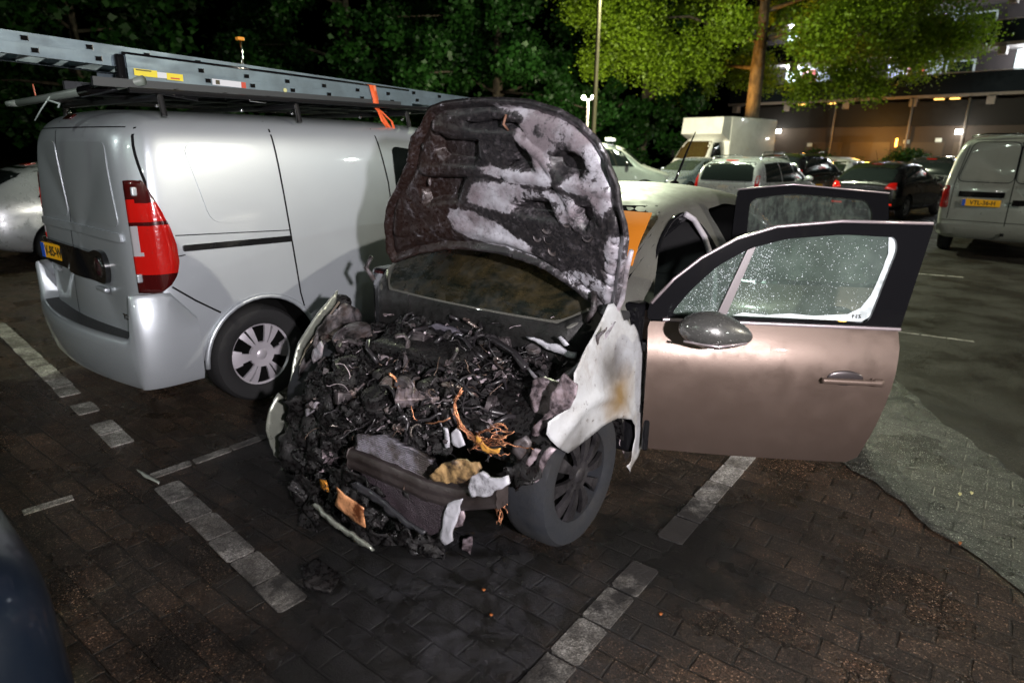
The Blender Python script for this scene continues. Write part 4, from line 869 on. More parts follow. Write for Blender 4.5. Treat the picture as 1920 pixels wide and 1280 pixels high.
# grey pipe carrier under the left ends
e = on_van('pipe_tube', 'grey plastic pipe lashed under the ladder at the van rear', 'pipe'); b = MB(); b.tube([(.05, -.78, 1.865), (.74, -.36, 1.985)], [.020, .026], 14); b.tube([(.0, -.82, 1.86), (.05, -.78, 1.865)], [.016, .019], 12)
b.build('pipe', principled('grey_pipe', (.16, .19, .17), .45), e, True); b = MB(); b.lathe([(.028, 0), (.028, .06)], (0, 0, 0), 'X', 14); 
b2 = MB(); b2.tube([(.40, -.565, 1.925), (.60, -.445, 1.96)], .030, 12); b2.build('black_sleeve', BLACKP, e, True)
e = on_van('strap', 'grey cord hanging from the pipe over the rear door', 'cord'); b = MB(); b.tube([(.26, -.66, 1.915), (.25, -.69, 1.88), (.31, -.65, 1.86), (.30, -.66, 1.84)], .006, 6); b.tube([(.25, -.69, 1.88), (.22, -.72, 1.83), (.18, -.75, 1.77)], .004, 6); b.build('cord', principled('grey_cord', (.35, .42, .40), .6), e, True)
e = on_van('webbing_strap', 'dark strap running from the pipe down to the roof rack', 'strap'); b = MB(); b.tube([(.66, -.42, 1.97), (.72, -.3, 1.93), (.80, -.1, 1.90)], .010, 6); b.build('webbing', BLACKP, e, True)
e = on_van('ladder_clamp', 'upright ladder clamp rod with an orange knob above the ladders', 'clamp'); b = MB(); b.tube([(.66, .27, 1.96), (.66, .27, 2.27)], .0075, 8); b.tube([(.62, .2, 2.10), (.66, .24, 2.135), (.66, .34, 2.125), (.66, .52, 2.09)], .007, 6); b.tube([(.70, .25, 1.97), (.71, .27, 1.92), (.71, .37, 1.915), (.71, .38, 1.93)], .007, 6); b.build('rod', CHROME, e, True)
b = MB(); b.rbox((.66, .27, 2.278), (.04, .045, .022), .008); b.rbox((.66, .21, 2.125), (.03, .03, .014), .006); b.build('knob', principled('orange_knob', (.75, .30, .03), .4), e)
e = on_van('lashing_strap', 'bright orange lashing strap hanging from the ladder in front of the cab', 'strap')
OS = principled('orange_strap', (.85, .13, .03), .6); b = MB()
def band(pts, wd, m=None, nm='webbing'):
    vs = []
    for (x, y, z, wy) in pts: vs += [(x, y-wd*wy/2, z), (x+.004, y+wd*wy/2, z)]
    o = mesh(nm, vs, [(2*i, 2*i+1, 2*i+3, 2*i+2) for i in range(len(pts)-1)], OS, e, True); md = o.modifiers.new('s', 'SOLIDIFY'); md.thickness = .003; bake(o); return o
band([(.60, 1.22, 2.10, 1), (.712, 1.23, 2.082, 1), (.714, 1.25, 2.0, .9), (.714, 1.26, 1.93, .8), (.70, 1.30, 1.90, .5), (.715, 1.37, 1.80, .45), (.72, 1.42, 1.77, .5)], .055)
band([(.70, 1.28, 1.925, .4), (.71, 1.31, 1.84, .4), (.725, 1.38, 1.765, .6), (.72, 1.42, 1.775, .5), (.715, 1.40, 1.84, .3), (.70, 1.30, 1.92, .3)], .05)
e = on_van('amber_beacon_rod', 'thin red tipped rod sticking up behind the pipe', 'rod'); b = MB(); b.tube([(.10, -.70, 1.88), (.10, -.705, 1.97)], .004, 6); b.build('rod', principled('red_rod', (.6, .15, .08), .5), e, True)

# ------------------------------------------------------------------ burnt car
WAZ = 37.0; WO = Vector((-.89, 2.23, 0))
HBv = Vector((math.sin(R_(WAZ)), math.cos(R_(WAZ)), 0)); HLv = Vector((math.cos(R_(WAZ)), -math.sin(R_(WAZ)), 0))
def U(px, py, ax, val):
    """point of the wreck frame (x lateral, y back from the nose, z) seen at a photo pixel, on the plane ax=val"""
    r = cf + CR*((px-960)/FPX) - CU*((py-640)/FPX)
    if ax == 'z': q = CP + r*((val-CH)/r.z)
    else:
        n = HBv if ax == 'a' else HLv; q = CP + r*(((WO + n*val) - CP).dot(n)/r.dot(n))
    d = q-WO; return Vector((d.dot(HLv), d.dot(HBv), q.z))
W = empty('burnt_car', WO, WAZ, 'burnt out hatchback with raised bonnet, charred engine bay and open side doors', 'car')
def burnt(name, base, soot=(.012, .010, .010), thr=(.45, .62), sc=5, rough=.5, metal=.3, tint=None):
    m = principled(name, base, rough, metal); t = NT(m); v = t.coord(); n = t.noise(v, sc, 7, .68, .3); f = t.ramp(n, [(thr[0], 0.), (thr[1], 1.)])
    c = base if tint is None else t.mix(t.ramp(t.noise(v, sc*2.3, 4), [(.4, 0.), (.65, 1.)]), base, tint)
    t.l(t.mix(f, c, soot), t.b.inputs['Base Color']); t.l(t.ramp(t.noise(v, sc*4, 4), [(.3, rough-.2), (.7, min(1, rough+.3))]), t.b.inputs['Roughness']); t.bump(t.noise(v, sc*12, 5, .7), .35, .006); return m
WP = paint('wreck_paint', (.21, .19, .185), .55, .36, .5, .45, (.05, .045, .04), .5)
WR = paint('wreck_roof_paint', (.12, .12, .108), .2, .5, .15, .6, (.05, .045, .03), .8)
CHAR = principled('char', (.010, .009, .009), .5); t = NT(CHAR); v = t.coord(); n = t.noise(v, 22, 8, .75)
t.l(t.mix(t.ramp(t.noise(v, 9, 6, .7), [(.56, 0.), (.74, 1.)]), t.mix(t.ramp(n, [(.45, 0.), (.7, 1.)]), (.0025, .0022, .0025), (.010, .0085, .0085)), (.03, .026, .027)), t.b.inputs['Base Color'])
t.l(t.ramp(t.noise(v, 55, 4), [(.40, .10), (.56, .75)]), t.b.inputs['Roughness']); t.b.inputs['Specular IOR Level'].default_value = .4; t.bump(t.noise(v, 130, 5, .7), .8, .005)
ASH = burnt('ash_metal', (.36, .35, .39), (.03, .026, .028), (.47, .66), 7, .55, .15, (.30, .26, .28))
ASHD = burnt('ash_metal_dark', (.16, .145, .155), (.010, .009, .009), (.42, .6), 9, .45, .4, (.08, .06, .055))
COPPER = burnt('copper_wire', (.72, .33, .18), (.12, .04, .02), (.5, .7), 20, .35, .8)
# cabin
def ring_w(st):
    y, zb, wm, zm, wb, zbe, zt, wt = st[:8]; up = zt-zbe
    return [(0, zb), (wm*.75, zb), (wm*.95, zb+.03), (wm, zm*.6+zb*.4), (wm, zm), (wb, zbe), (wb*.5+wt*.5+.015, zbe+up*.50), (wt+.05, zbe+up*.80), (wt-.02, zt-.03), (wt*.5, zt+.005), (0, zt+.015)]
cab_st = [(1.05, .35, .58, .6, .60, .82, .88, .52), (1.08, .32, .66, .6, .66, .86, .925, .60), (1.22, .28, .74, .6, .76, .91, 1.005, .68), (1.34, .22, .87, .6, .86, .92, 1.065, .69), (1.5, .2, .885, .6, .88, .94, 1.15, .67), (1.7, .2, .89, .6, .885, .95, 1.255, .63), (1.95, .2, .895, .6, .885, .95, 1.36, .60), (2.2, .2, .895, .6, .885, .95, 1.415, .59), (2.6, .2, .895, .6, .885, .96, 1.44, .585), (3.1, .2, .895, .6, .885, .97, 1.435, .575), (3.6, .2, .89, .6, .87, .98, 1.38, .56), (3.95, .22, .87, .6, .84, .98, 1.20, .56), (4.12, .3, .83, .6, .78, .93, 1.0, .58), (4.2, .42, .72, .6, .7, .85, .9, .5)]
INT = principled('burnt_interior', (.006, .006, .007), .8)
cab = loft('cabin_body', cab_st, WR, W, ringf=ring_w, sub=3, wells=[(.65, 1.0, 3.45, .32, .37), (-1.0, -.65, 3.45, .32, .37), (.56, 1.1, .87, .32, .37), (-1.1, -.56, .87, .32, .37)], cutmat=INT)
def cut(o, poly, x0, x1):
    c = MB(); n = len(poly); c.add([(x0, a, z) for a, z in poly] + [(x1, a, z) for a, z in poly], [tuple(range(n)), tuple(range(2*n-1, n-1, -1))] + [(i, n+i, n+(i+1) % n, (i+1) % n) for i in range(n)])
    q = c.build('cutter', None, W); q.data.materials.append(WR); q.data.materials.append(INT); q.data.polygons.foreach_set('material_index', [1]*len(q.data.polygons))
    bm = bmesh.new(); bm.from_mesh(q.data); bmesh.ops.recalc_face_normals(bm, faces=bm.faces); bm.to_mesh(q.data); bm.free()
    md = o.modifiers.new('b', 'BOOLEAN'); md.object = q; md.operation = 'DIFFERENCE'; md.solver = 'EXACT'; bake(o); bpy.data.objects.remove(q)
cabin_bv = bvh_of(cab)
FD = smooth_poly([(1.40, .32), (1.40, .90), (1.52, 1.02), (1.82, 1.21), (2.05, 1.30), (2.24, 1.32), (2.36, 1.26), (2.44, .95), (2.46, .32)], .09)
RD = smooth_poly([(2.60, .32), (2.585, .95), (2.54, 1.32), (2.9, 1.335), (3.2, 1.30), (3.45, 1.15), (3.42, .9), (3.1, .75), (3.05, .34)], .06)
cut(cab, FD, .15, 1.2); cut(cab, RD, .15, 1.2); autosmooth(cab, 40)
WG = principled('sooty_windscreen', (.012, .012, .010), .2, 0, .6, .3); t = NT(WG); v = t.coord()
t.l(t.mix(t.ramp(t.noise(v, 3.5, 7, .75, .5), [(.42, 0.), (.68, 1.)]), (.006, .008, .006), (.055, .042, .020)), t.b.inputs['Base Color']); t.l(t.ramp(t.noise(v, 8, 6, .7), [(.4, .1), (.65, .7)]), t.b.inputs['Roughness']); t.bump(t.noise(v, 25, 6), .25, .006)
patch('windscreen', cabin_bv, [(-.56, .905), (.56, .905), (.68, .985), (.70, 1.04), (.60, 1.325), (-.60, 1.325), (-.70, 1.04), (-.68, .985)], 'y', -1, .005, WG, W, .05, r=.05)
patch('bulkhead', cabin_bv, [(-.78, .45), (.78, .45), (.80, .95), (.70, .97), (.56, .895), (-.56, .895), (-.70, .97), (-.80, .95)], 'y', -1, .008, burnt('soot_panel', (.012, .011, .011), (.005, .005, .005), (.4, .6), 6, .5, .2), W, .05)
b = MB(); ribbon(b, cabin_bv, [(-.73, .98), (-.63, 1.345), (.63, 1.345), (.73, .98)], 'y', -1, .03, .003); b.build('windscreen_seal', BLACKP, W)
def on_body(bv, px, py):
    r = cf + CR*((px-960)/FPX) - CU*((py-640)/FPX); o = Vector(((CP-WO).dot(HLv), (CP-WO).dot(HBv), CP.z)); h = bv.ray_cast(o, Vector((r.dot(HLv), r.dot(HBv), r.z)).normalized()); return h[0]
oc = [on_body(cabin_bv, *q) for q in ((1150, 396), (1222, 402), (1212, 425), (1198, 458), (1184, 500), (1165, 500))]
patch('orange_reflection', cabin_bv, [(q.x, q.z) for q in oc if q], 'y', -1, .010, principled('orange_reflection', (.55, .18, .012), .6), W, .04)  # flat orange patch painted in place of a lamp reflection in the windscreen
patch('rear_screen', cabin_bv, [(-.5, 1.03), (.5, 1.03), (.45, 1.3), (-.45, 1.3)], 'y', 1, .005, GLASS, W, .1, r=.05)
for q in ([(1.60, .98), (2.4, .96), (2.4, 1.30), (2.05, 1.30)], [(2.5, .96), (3.2, .98), (3.3, 1.2), (3.0, 1.30), (2.5, 1.31)]): patch('side_window', cabin_bv, q, 'x', -1, .005, GLASS, W, .1, r=.04)
ant = MB(); ant.blob((.0, 3.55, 1.415), (.03, .06, .02), 0, 1, 2); ant.tube([(0, 3.55, 1.42), (.0, 3.75, 1.66), (0, 3.88, 1.80)], [.011, .008, .004], 8); ant.build('roof_antenna', BLACKP, W, True)
# seals, seats, wheel
b = MB(); b.tube([(.83-(z-.9)*.46 if z > .92 else .835, a, z) for a, z in FD], .012, 6); b.build('door_seal', BLACKP, W, True)
b = MB(); pts = [(.66, 2.20, 1.315), (.67, 2.30, 1.28), (.72, 2.36, 1.18), (.78, 2.39, 1.02), (.80, 2.40, .90), (.80, 2.40, .6)]; b.tube(pts, .017, 8); b.build('pillar_trim', principled('pale_trim', (.35, .33, .36), .5), W, True)
b = MB(); b.rbox((.40, 2.45, .62), (.46, .16, .62), .07); b.rbox((.40, 2.2, .42), (.48, .5, .16), .06); b.rbox((.40, 2.50, 1.05), (.26, .1, .2), .05); b.build('front_seat', INT, W)
b = MB(); b.rbox((.30, 2.46, 1.06), (.10, .02, .16), .01); b.build('head_rest_tag', principled('grey_fabric', (.06, .06, .06), .8), W)
b = MB(); b.lathe([(.185, -.012), (.197, 0), (.185, .012), (.173, 0)], (0, 0, 0), 'Y', 28, closed=True); so = b.build('steering_wheel', INT, W, True); so.location = (.38, 1.75, .86); so.rotation_euler = (R_(25), 0, 0)
b = MB(); b.rbox((0, 1.55, .82), (1.4, .4, .22), .08); b.build('dashboard', INT, W)
b = MB(); b.rbox((.84, 2.36, .27), (.1, 1.7, .12), .03); b.rbox((-.84, 2.36, .27), (.1, 1.7, .12), .03); b.build('sill', ASHD, W)
# wheels
TB = burnt('burnt_tyre', (.008, .010, .014), (.012, .012, .013), (.42, .66), 5, .9, 0); RB = burnt('burnt_rim', (.045, .042, .046), (.014, .013, .014), (.4, .62), 6, .4, .5)
wheel(W, .745, .87, .318, .318, .215, 1, rimmat=RB, tyremat=TB, rr=.80, style=10, holes=lambda t, a: .30 < t < .90 and math.cos(a*10) < -.05+.2*t)
wheel(W, -.745, .87, .318, .318, .215, -1, rimmat=RB, tyremat=TB); wheel(W, .78, 3.45, .318, .318, .215, 1); wheel(W, -.78, 3.45, .318, .318, .215, -1)
# ------------------------------------------------------------------ crumpled plates cut from pixel outlines
def plateP(name, poly, plane, val, mat, parent=W, th=.004, crumple=.01, freq=18, step=.02, shape=None, r=0, sub=None):
    P3 = [U(px, py, plane, val) for px, py in poly]
    ij = (0, 2) if plane == 'a' else (1, 2) if plane == 'b' else (0, 1); k = {'a': 1, 'b': 0, 'z': 2}[plane]
    pl = [(p[ij[0]], p[ij[1]]) for p in P3]
    if r: pl = smooth_poly(pl, r)
    V2, F = fill2d(pl, step); vs = []; so = Vector((random.random()*30, 0, 0))
    for (x, y) in V2:
        p = Vector((0, 0, 0)); p[ij[0]] = x; p[ij[1]] = y; p[k] = val
        if shape: p = shape(p)
        nz = Vector((mnoise.fractal(p*freq+so, 1, 2, 3), mnoise.fractal(p*freq+so+Vector((9, 4, 2)), 1, 2, 3), mnoise.fractal(p*freq+so+Vector((3, 8, 1)), 1, 2, 3)))
        vs.append(p + nz*crumple)
    o = mesh(name, vs, F, mat, parent, True); md = o.modifiers.new('s', 'SOLIDIFY'); md.thickness = th; md.offset = 0; bake(o); return o
# left front wing, bleached by the fire
FM = principled('bleached_wing', (.62, .64, .64), .5, .1); t = NT(FM); v = t.coord()
c = t.mix(t.ramp(t.noise(v, 6, 6, .7), [(.38, 0.), (.72, .75)]), (.40, .415, .43), (.22, .21, .20)); 
spots = t.ramp(t.noise(v, 24, 5, .75), [(.62, 0.), (.68, .9)]); c = t.mix(spots, c, (.07, .055, .05)); c = t.mix(t.ramp(t.noise(v, 3.2, 7, .75, .8), [(.52, 0.), (.70, .75)]), c, (.20, .17, .14))
for (px, py, r0, r1, col, kk) in ((1158, 742, .03, .17, (.20, .135, .06), 1.), (1148, 690, .02, .15, (.075, .07, .065), .9), (1078, 835, .0, .15, (.06, .055, .05), .8), (1140, 620, .0, .07, (.16, .15, .13), .6)):
    q = U(px, py, 'b', .88); d = t.n('ShaderNodeVectorMath', operation='DISTANCE'); t.l(v, d.inputs[0]); d.inputs[1].default_value = q
    dd = t.math('ADD', d.outputs['Value'], t.math('MULTIPLY', t.math('SUBTRACT', t.noise(v, 14, 6), .5), .10)); c = t.mix(t.ramp(dd, [(r0, kk), (r1, 0.)]), c, col)
t.l(c, t.b.inputs['Base Color']); t.bump(t.noise(v, 40, 5), .25, .006)
def wing_shape(p):
    b_, a, z = p; x = .88 - .16*max(0, (.75-a))**1.3*1.2 - .10*max(0, z-.72)**1.2*2.2
    # flare around the wheel opening
    d = abs(math.hypot(a-.87, z-.318) - .36); x += .018*math.exp(-(d/.03)**2)
    return Vector((x, a, z))
wing_px = [(1163, 574), (1172, 572), (1182, 580), (1184, 603), (1190, 602), (1194, 612), (1200, 610), (1204, 622), (1209, 680), (1213, 760), (1209, 820), (1196, 855), (1176, 886), (1171, 872), (1184, 850), (1191, 820), (1190, 797), (1177, 784), (1157, 784), (1128, 800), (1095, 826), (1068, 850), (1045, 838), (1033, 818), (1036, 795), (1062, 768), (1076, 748), (1079, 722), (1082, 700), (1110, 655), (1142, 608)]
plateP('front_wing', wing_px, 'b', .88, FM, shape=wing_shape, crumple=.005, freq=5, step=.018, th=.004)
plateP('wheel_liner', [(1155, 784), (1175, 784), (1190, 800), (1188, 830), (1172, 870), (1168, 850), (1160, 820)], 'b', .80, burnt('liner_ash', (.36, .30, .32), (.04, .03, .03), (.5, .7), 9), crumple=.01)
b = MB(); b.lathe([(.36, 0), (.40, .0)], (.70, .87, .318), 'X', 40); 
arch = MB(); vs = []; fs = []; N_ = 26
for i in range(N_+1):
    t_ = R_(5+150*i/N_)
    for x in (.35, .60, .85): vs.append((x, .87+.365*math.cos(t_), .318+.365*math.sin(t_)))
for i in range(N_):
    for k in range(2): fs.append((i*3+k, i*3+k+1, (i+1)*3+k+1, (i+1)*3+k))
arch.add(vs, fs); arch.build('arch_liner', CHAR, W, True)
# hinge post behind the wing
b = MB(); b.rbox((.80, 1.36, .62), (.12, .12, .74), .03); b.build('hinge_post', BLACKP, W); b = MB(); b.rbox((-.80, 1.3, .62), (.14, .16, .70), .03); b.build('hinge_post', BLACKP, W)
for z in (.5, .8): b = MB(); b.rbox((.87, 1.33, z), (.06, .05, .05), .01); b.build('door_hinge', BLACKP, W)
# right front wing edge and bumper corner (greenish silver paint survives)
GP = paint('wreck_green_silver', (.32, .34, .29), .5, .3, .8, .5, (.03, .03, .03), .2)
def striP(name, px, plane, val, r, mat, n=8, parent=W):
    pts = [U(x, y, plane, val) if not isinstance(val, (list, tuple)) else U(x, y, plane, val[i]) for i, (x, y) in enumerate(px)]; b = MB(); b.tube(pts, r, n); return b.build(name, mat, parent, True)
plateP('front_wing', [(640, 545), (600, 590), (562, 645), (548, 690), (540, 735), (550, 738), (556, 700), (572, 655), (606, 606), (634, 570)], 'b', -.82, GP, crumple=.004, step=.02, shape=lambda p: Vector((-.80 - .05*math.sin((p.z-.35)*3), p.y, p.z)), th=.01)
striP('wing_edge', [(636, 566), (608, 606), (574, 655), (557, 700), (552, 735)], 'b', -.79, .006, principled('bright_lip', (.45, .36, .30), .3, .6))
plateP('inner_wing', [(640, 565), (606, 606), (575, 655), (557, 700), (553, 735), (570, 760), (610, 740), (650, 700), (680, 620), (670, 580)], 'b', -.74, ASHD, crumple=.03, freq=8, step=.03)
plateP('bumper_corner', [(541, 730), (524, 760), (515, 800), (522, 850), (533, 862), (545, 830), (548, 790), (560, 750)], 'b', -.72, GP, crumple=.006, step=.03, th=.01, shape=lambda p: Vector((p.x + 0, p.y-.06*math.sin(p.z*4), p.z)))
for q in ([(533, 770), (540, 795), (552, 815), (548, 820), (536, 800), (528, 778)], [(524, 800), (532, 830), (545, 862), (540, 860), (527, 835)], [(529, 865), (534, 870), (532, 905), (526, 895)]): plateP('bumper_fin', q, 'b', -.74, GP, crumple=.004, th=.012)
mm = MB(); q = U(640, 566, 'b', -.90); mm.blob(q, (.07, .05, .045), .1, 3, 2); mm.build('side_mirror', CHAR, W, True)

# ------------------------------------------------------------------ raised bonnet
TH = R_(72); P0 = Vector((0, 1.15, .95)); HU = Vector((0, -math.cos(TH), math.sin(TH))); HN = Vector((0, -math.sin(TH), -math.cos(TH)))   # HN: underside, towards the camera
def toW(v): return HLv*v.x + HBv*v.y + Vector((0, 0, v.z))
def Hpix(px, py, off=0.):
    """photo pixel -> (x across, s up) on the bonnet plane"""
    r = cf + CR*((px-960)/FPX) - CU*((py-640)/FPX); n = toW(HN); o = WO + toW(P0 + HN*off); q = CP + r*((o-CP).dot(n)/r.dot(n)); d = q-o
    return (d.dot(HLv), d.dot(toW(HU)))
def HP(l): return [Hpix(*p) for p in l]
hood_out = HP([(735, 497), (722, 470), (716, 420), (720, 385), (738, 345), (757, 305), (760, 268), (775, 235), (786, 207), (815, 196), (870, 190), (930, 188), (985, 192), (1040, 205), (1085, 226), (1125, 262), (1150, 300), (1168, 345), (1172, 380), (1182, 410), (1186, 440), (1178, 490), (1170, 540), (1160, 575), (1147, 602), (1128, 592), (1108, 570), (1062, 536), (1010, 508), (950, 488), (890, 477), (835, 474), (780, 482)])
rec = [HP(q) for q in ([(802, 258), (812, 252), (825, 262), (885, 266), (891, 300), (880, 318), (822, 312), (803, 290)], [(960, 268), (985, 288), (998, 322), (990, 328), (940, 320), (948, 290)],
       [(1028, 295), (1058, 280), (1092, 290), (1104, 320), (1085, 342), (1048, 334), (1030, 315)], [(955, 388), (990, 375), (1026, 376), (1046, 418), (1005, 416), (955, 408)],
       [(785, 332), (868, 334), (850, 384), (790, 392), (778, 360)], [(1078, 385), (1112, 382), (1124, 420), (1096, 434), (1074, 412)], [(900, 225), (960, 232), (972, 250), (880, 250), (850, 238)])]
rid = [HP(q) for q in ([(782, 322), (880, 326), (990, 340), (1080, 352), (1150, 362)], [(800, 245), (880, 258), (960, 262), (1010, 300), (1045, 345)], [(1045, 350), (1065, 380), (1080, 425)], [(905, 345), (870, 380), (845, 420)], [(740, 440), (840, 430), (930, 452), (1010, 480), (1090, 540)], [(1150, 300), (1158, 380), (1150, 450), (1140, 560)], [(770, 250), (756, 320), (742, 380), (740, 440)])]
hol = [Hpix(*q) for q in ((1086, 247), (1155, 455), (933, 339), (1141, 486), (1140, 510), (1137, 530))]
A_ = [(908, 198), (950, 200), (990, 210), (1000, 235), (992, 255), (1000, 262), (1020, 262), (1040, 280), (1022, 290), (1026, 320), (1042, 345), (1000, 352), (960, 347), (890, 324), (915, 318), (985, 332), (1002, 324), (985, 283), (958, 262), (962, 250), (975, 235), (960, 222), (920, 214)]
B_ = [(882, 352), (905, 345), (960, 350), (985, 362), (958, 375), (950, 405), (900, 395), (868, 378), (872, 362)]
D_ = [(835, 395), (870, 398), (930, 428), (990, 468), (1002, 492), (950, 478), (880, 455), (850, 437), (828, 412)]
C_ = [(992, 205), (1050, 212), (1100, 240), (1130, 275), (1150, 330), (1160, 385), (1130, 400), (1112, 372), (1065, 358), (1045, 345), (1090, 335), (1100, 300), (1062, 275), (1030, 272), (1000, 250)]
E_ = [(1148, 440), (1170, 436), (1186, 440), (1178, 490), (1165, 560), (1146, 602), (1128, 590), (1138, 520), (1140, 470)]
F_ = [(955, 388), (990, 375), (1026, 378), (1046, 418), (1110, 430), (1120, 390), (1080, 380), (1050, 360), (985, 360)]
ashp = [(HP(A_), 1.), (HP(B_), 1.), (HP(D_), .95), (HP(C_), .72), (HP(E_), .9), (HP(F_), .62), (HP([(1000, 500), (1060, 505), (1130, 520), (1135, 560), (1100, 560), (1060, 530)]), .5)]
V2, F2 = fill2d(smooth_poly(hood_out, .02), .0135)
def hood_pt(x, s, d=0.):
    cam_ = -.055*(1-(x/.85)**2) - .05*max(0, s-.55)**1.5*2     # crown of the skin, away from the viewer
    p = P0 + HU*s + Vector((x, 0, 0)) + HN*(cam_+d); return p
vs = []; ash = []; brn = []
for (x, s) in V2:
    d = 0; e = segdist((x, s), hood_out)
    d += .015*math.exp(-(e/.012)**2) - .018*math.exp(-((e-.045)/.02)**2)
    for r in rec:
        q = sd((x, s), r); d -= .048/(1+math.exp(-max(-40, min(40, (q-.004)/.004)))); d += .007*math.exp(-((q+.008)/.012)**2)
    for r in rid: d += .012*math.exp(-(segdist((x, s), r, False)/.012)**2)
    for h in hol: d -= .03*math.exp(-(math.hypot(x-h[0], s-h[1])/.009)**2)
    d += .006*mnoise.fractal(Vector((x*9, s*9, 3)), 1, 2, 4); vs.append(hood_pt(x, s, d))
    a = 0
    for (q, k) in ashp: a = max(a, k*min(1, max(0, .5+sd((x, s), q)/.022)))
    for ri, r in enumerate(rec):
        if ri in (1, 2, 3, 4, 5): a *= 1-.62*min(1, max(0, .5+sd((x, s), r)/.012))
    ash.append(a); brn.append(min(1, max(0, .5 - (x-.02)/.25)))
hood = mesh('bonnet', vs, F2, None, W, True)
for nm, arr in (('ash', ash), ('brown', brn)):
    at = hood.data.attributes.new(nm, 'FLOAT', 'POINT'); at.data.foreach_set('value', arr)
HM = principled('burnt_bonnet', (.02, .02, .02), .4, .2); t = NT(HM); v = t.coord()
aa = t.n('ShaderNodeAttribute', attribute_name='ash').outputs['Fac']; ab = t.n('ShaderNodeAttribute', attribute_name='brown').outputs['Fac']
n1 = t.noise(v, 17, 9, .78, .6); n2 = t.noise(v, 60, 6, .75); n3 = t.noise(v, 5, 5, .6)
am = t.math('ADD', aa, t.math('ADD', t.math('MULTIPLY', t.math('SUBTRACT', n1, .5), 3.1), t.math('MULTIPLY', t.math('SUBTRACT', n2, .5), 1.)))
ashc = t.mix(t.ramp(n3, [(.40, 0.), (.60, 1.)]), (.46, .46, .51), (.21, .18, .20)); ashc = t.mix(t.ramp(t.noise(v, 26, 8, .8), [(.50, 0.), (.66, .8)]), ashc, (.09, .08, .085)); chc = t.mix(ab, (.018, .017, .019), (.020, .0105, .0085))
chc = t.mix(t.ramp(n2, [(.5, 0.), (.75, .8)]), chc, (.06, .05, .05)); chc = t.mix(t.ramp(t.math('ADD', am, t.math('MULTIPLY', t.math('SUBTRACT', n3, .5), .6)), [(.10, 0.), (.5, .85)]), chc, (.10, .09, .10)); col = t.mix(t.ramp(am, [(.47, 0.), (.53, 1.)]), chc, ashc); t.l(col, t.b.inputs['Base Color'])
t.l(t.ramp(n2, [(.35, .22), (.65, .6)]), t.b.inputs['Roughness']); t.bump(t.math('ADD', n2, t.ramp(am, [(.42, 0.), (.56, .5)])), .35, .004)
hood.data.materials.append(HM); md = hood.modifiers.new('s', 'SOLIDIFY'); md.thickness = .02; md.offset = 1 if True else -1; bake(hood)
b = MB(); 
for sgn in (1, -1):
    b.tube([(sgn*.70, 1.10, .93), (sgn*.74, 1.08, 1.0), hood_pt(sgn*.72, .12, .02)], .014, 8)
b.build('bonnet_hinges', ASHD, W, True)
b = MB()
for (px, py) in ((800, 240), (782, 282), (797, 345), (786, 372)): x, s = Hpix(px, py); b = MB(); b.blob(hood_pt(x, s, .02), (.009, .009, .022), .3, 20, 2); b.build('rubber_stop', ASHD, hood, True)
x, s = Hpix(940, 235); b = MB(); b.tube([hood_pt(x, s+.03, .02), hood_pt(x, s, .045), hood_pt(x, s-.03, .02)], .006, 6); b.build('striker', principled('rust', (.16, .08, .05), .7), hood, True)
b = MB()
for seed in range(7):
    rr = random.Random(40+seed); x, s = Hpix(rr.uniform(960, 1120), rr.uniform(415, 480)); b.lathe([(.012+.012*rr.random(), 0), (.02+.012*rr.random(), .004), (.026, 0)], hood_pt(x, s, .02), 'Y', 14)
b.build('melted_rings', ASHD, hood, True)
PKF = burnt('ash_fleck', (.40, .34, .37), (.05, .035, .04), (.5, .66), 12, .5, .2)
# ------------------------------------------------------------------ charred engine bay
def path_az(v):
    P = [(1.10, .86), (1.06, .80), (.98, .78), (.8, .74), (.6, .69), (.46, .66), (.38, .58), (.36, .46), (.38, .34), (.36, .22), (.33, .10), (.30, .02)]
    f = v*(len(P)-1); i = min(len(P)-2, int(f)); u = f-i; return (P[i][0]*(1-u)+P[i+1][0]*u, P[i][1]*(1-u)+P[i+1][1]*u)
NU, NV = 190, 170; vs = []
for j in range(NV+1):
    v_ = j/NV; a, z = path_az(v_); a1, z1 = path_az(min(1, v_+.03)); tn = Vector((0, a1-a, z1-z)); 
    if tn.length < 1e-6: tn = Vector((0, 0, -1))
    tn.normalize(); nrm = Vector((0, tn.z, -tn.y));
    if nrm.y > 0: nrm = -nrm
    if v_ < .5: nrm = Vector((0, -.35, .94))
    for i in range(NU+1):
        x = -.68 + 1.42*i/NU
        if z < .6: x = -.62 + 1.10*i/NU
        ex = max(0, abs(x+.02)-.30)/.40; a_ = a + (.22*ex*ex if x > 0 else .42*ex*ex)*(1-min(1, max(0, (a-.5)/.5))); z_ = z - .06*ex*ex*(1 if .5 < z < .9 else 0)
        p = Vector((x, a_, z_)); q = Vector((x, a_, z_))
        d = -.035 + .055*mnoise.fractal(q*4.5, 1, 2, 3) + .04*abs(mnoise.noise(q*9+Vector((5, 1, 2)))) + .016*mnoise.fractal(q*24, 1, 2, 4) + .008*mnoise.fractal(q*80, 1, 2, 3)
        d += .03*mnoise.cell(q*7) if v_ < .62 else 0
        if v_ < .12: d *= v_/.12
        # hollows between engine parts
        d -= .10*max(0, mnoise.noise(q*3.1+Vector((2, 7, 4)))-.15)
        if v_ < .55: d -= .05*math.exp(-((abs(x)-.66)/.06)**2)
        vs.append(p + nrm*d)
fs = [(j*(NU+1)+i, j*(NU+1)+i+1, (j+1)*(NU+1)+i+1, (j+1)*(NU+1)+i) for j in range(NV) for i in range(NU)]
eng = mesh('engine', vs, fs, CHAR, W, True); bm = bmesh.new(); bm.from_mesh(eng.data); bmesh.ops.recalc_face_normals(bm, faces=bm.faces); bm.to_mesh(eng.data); bm.free()
rr = random.Random(5)
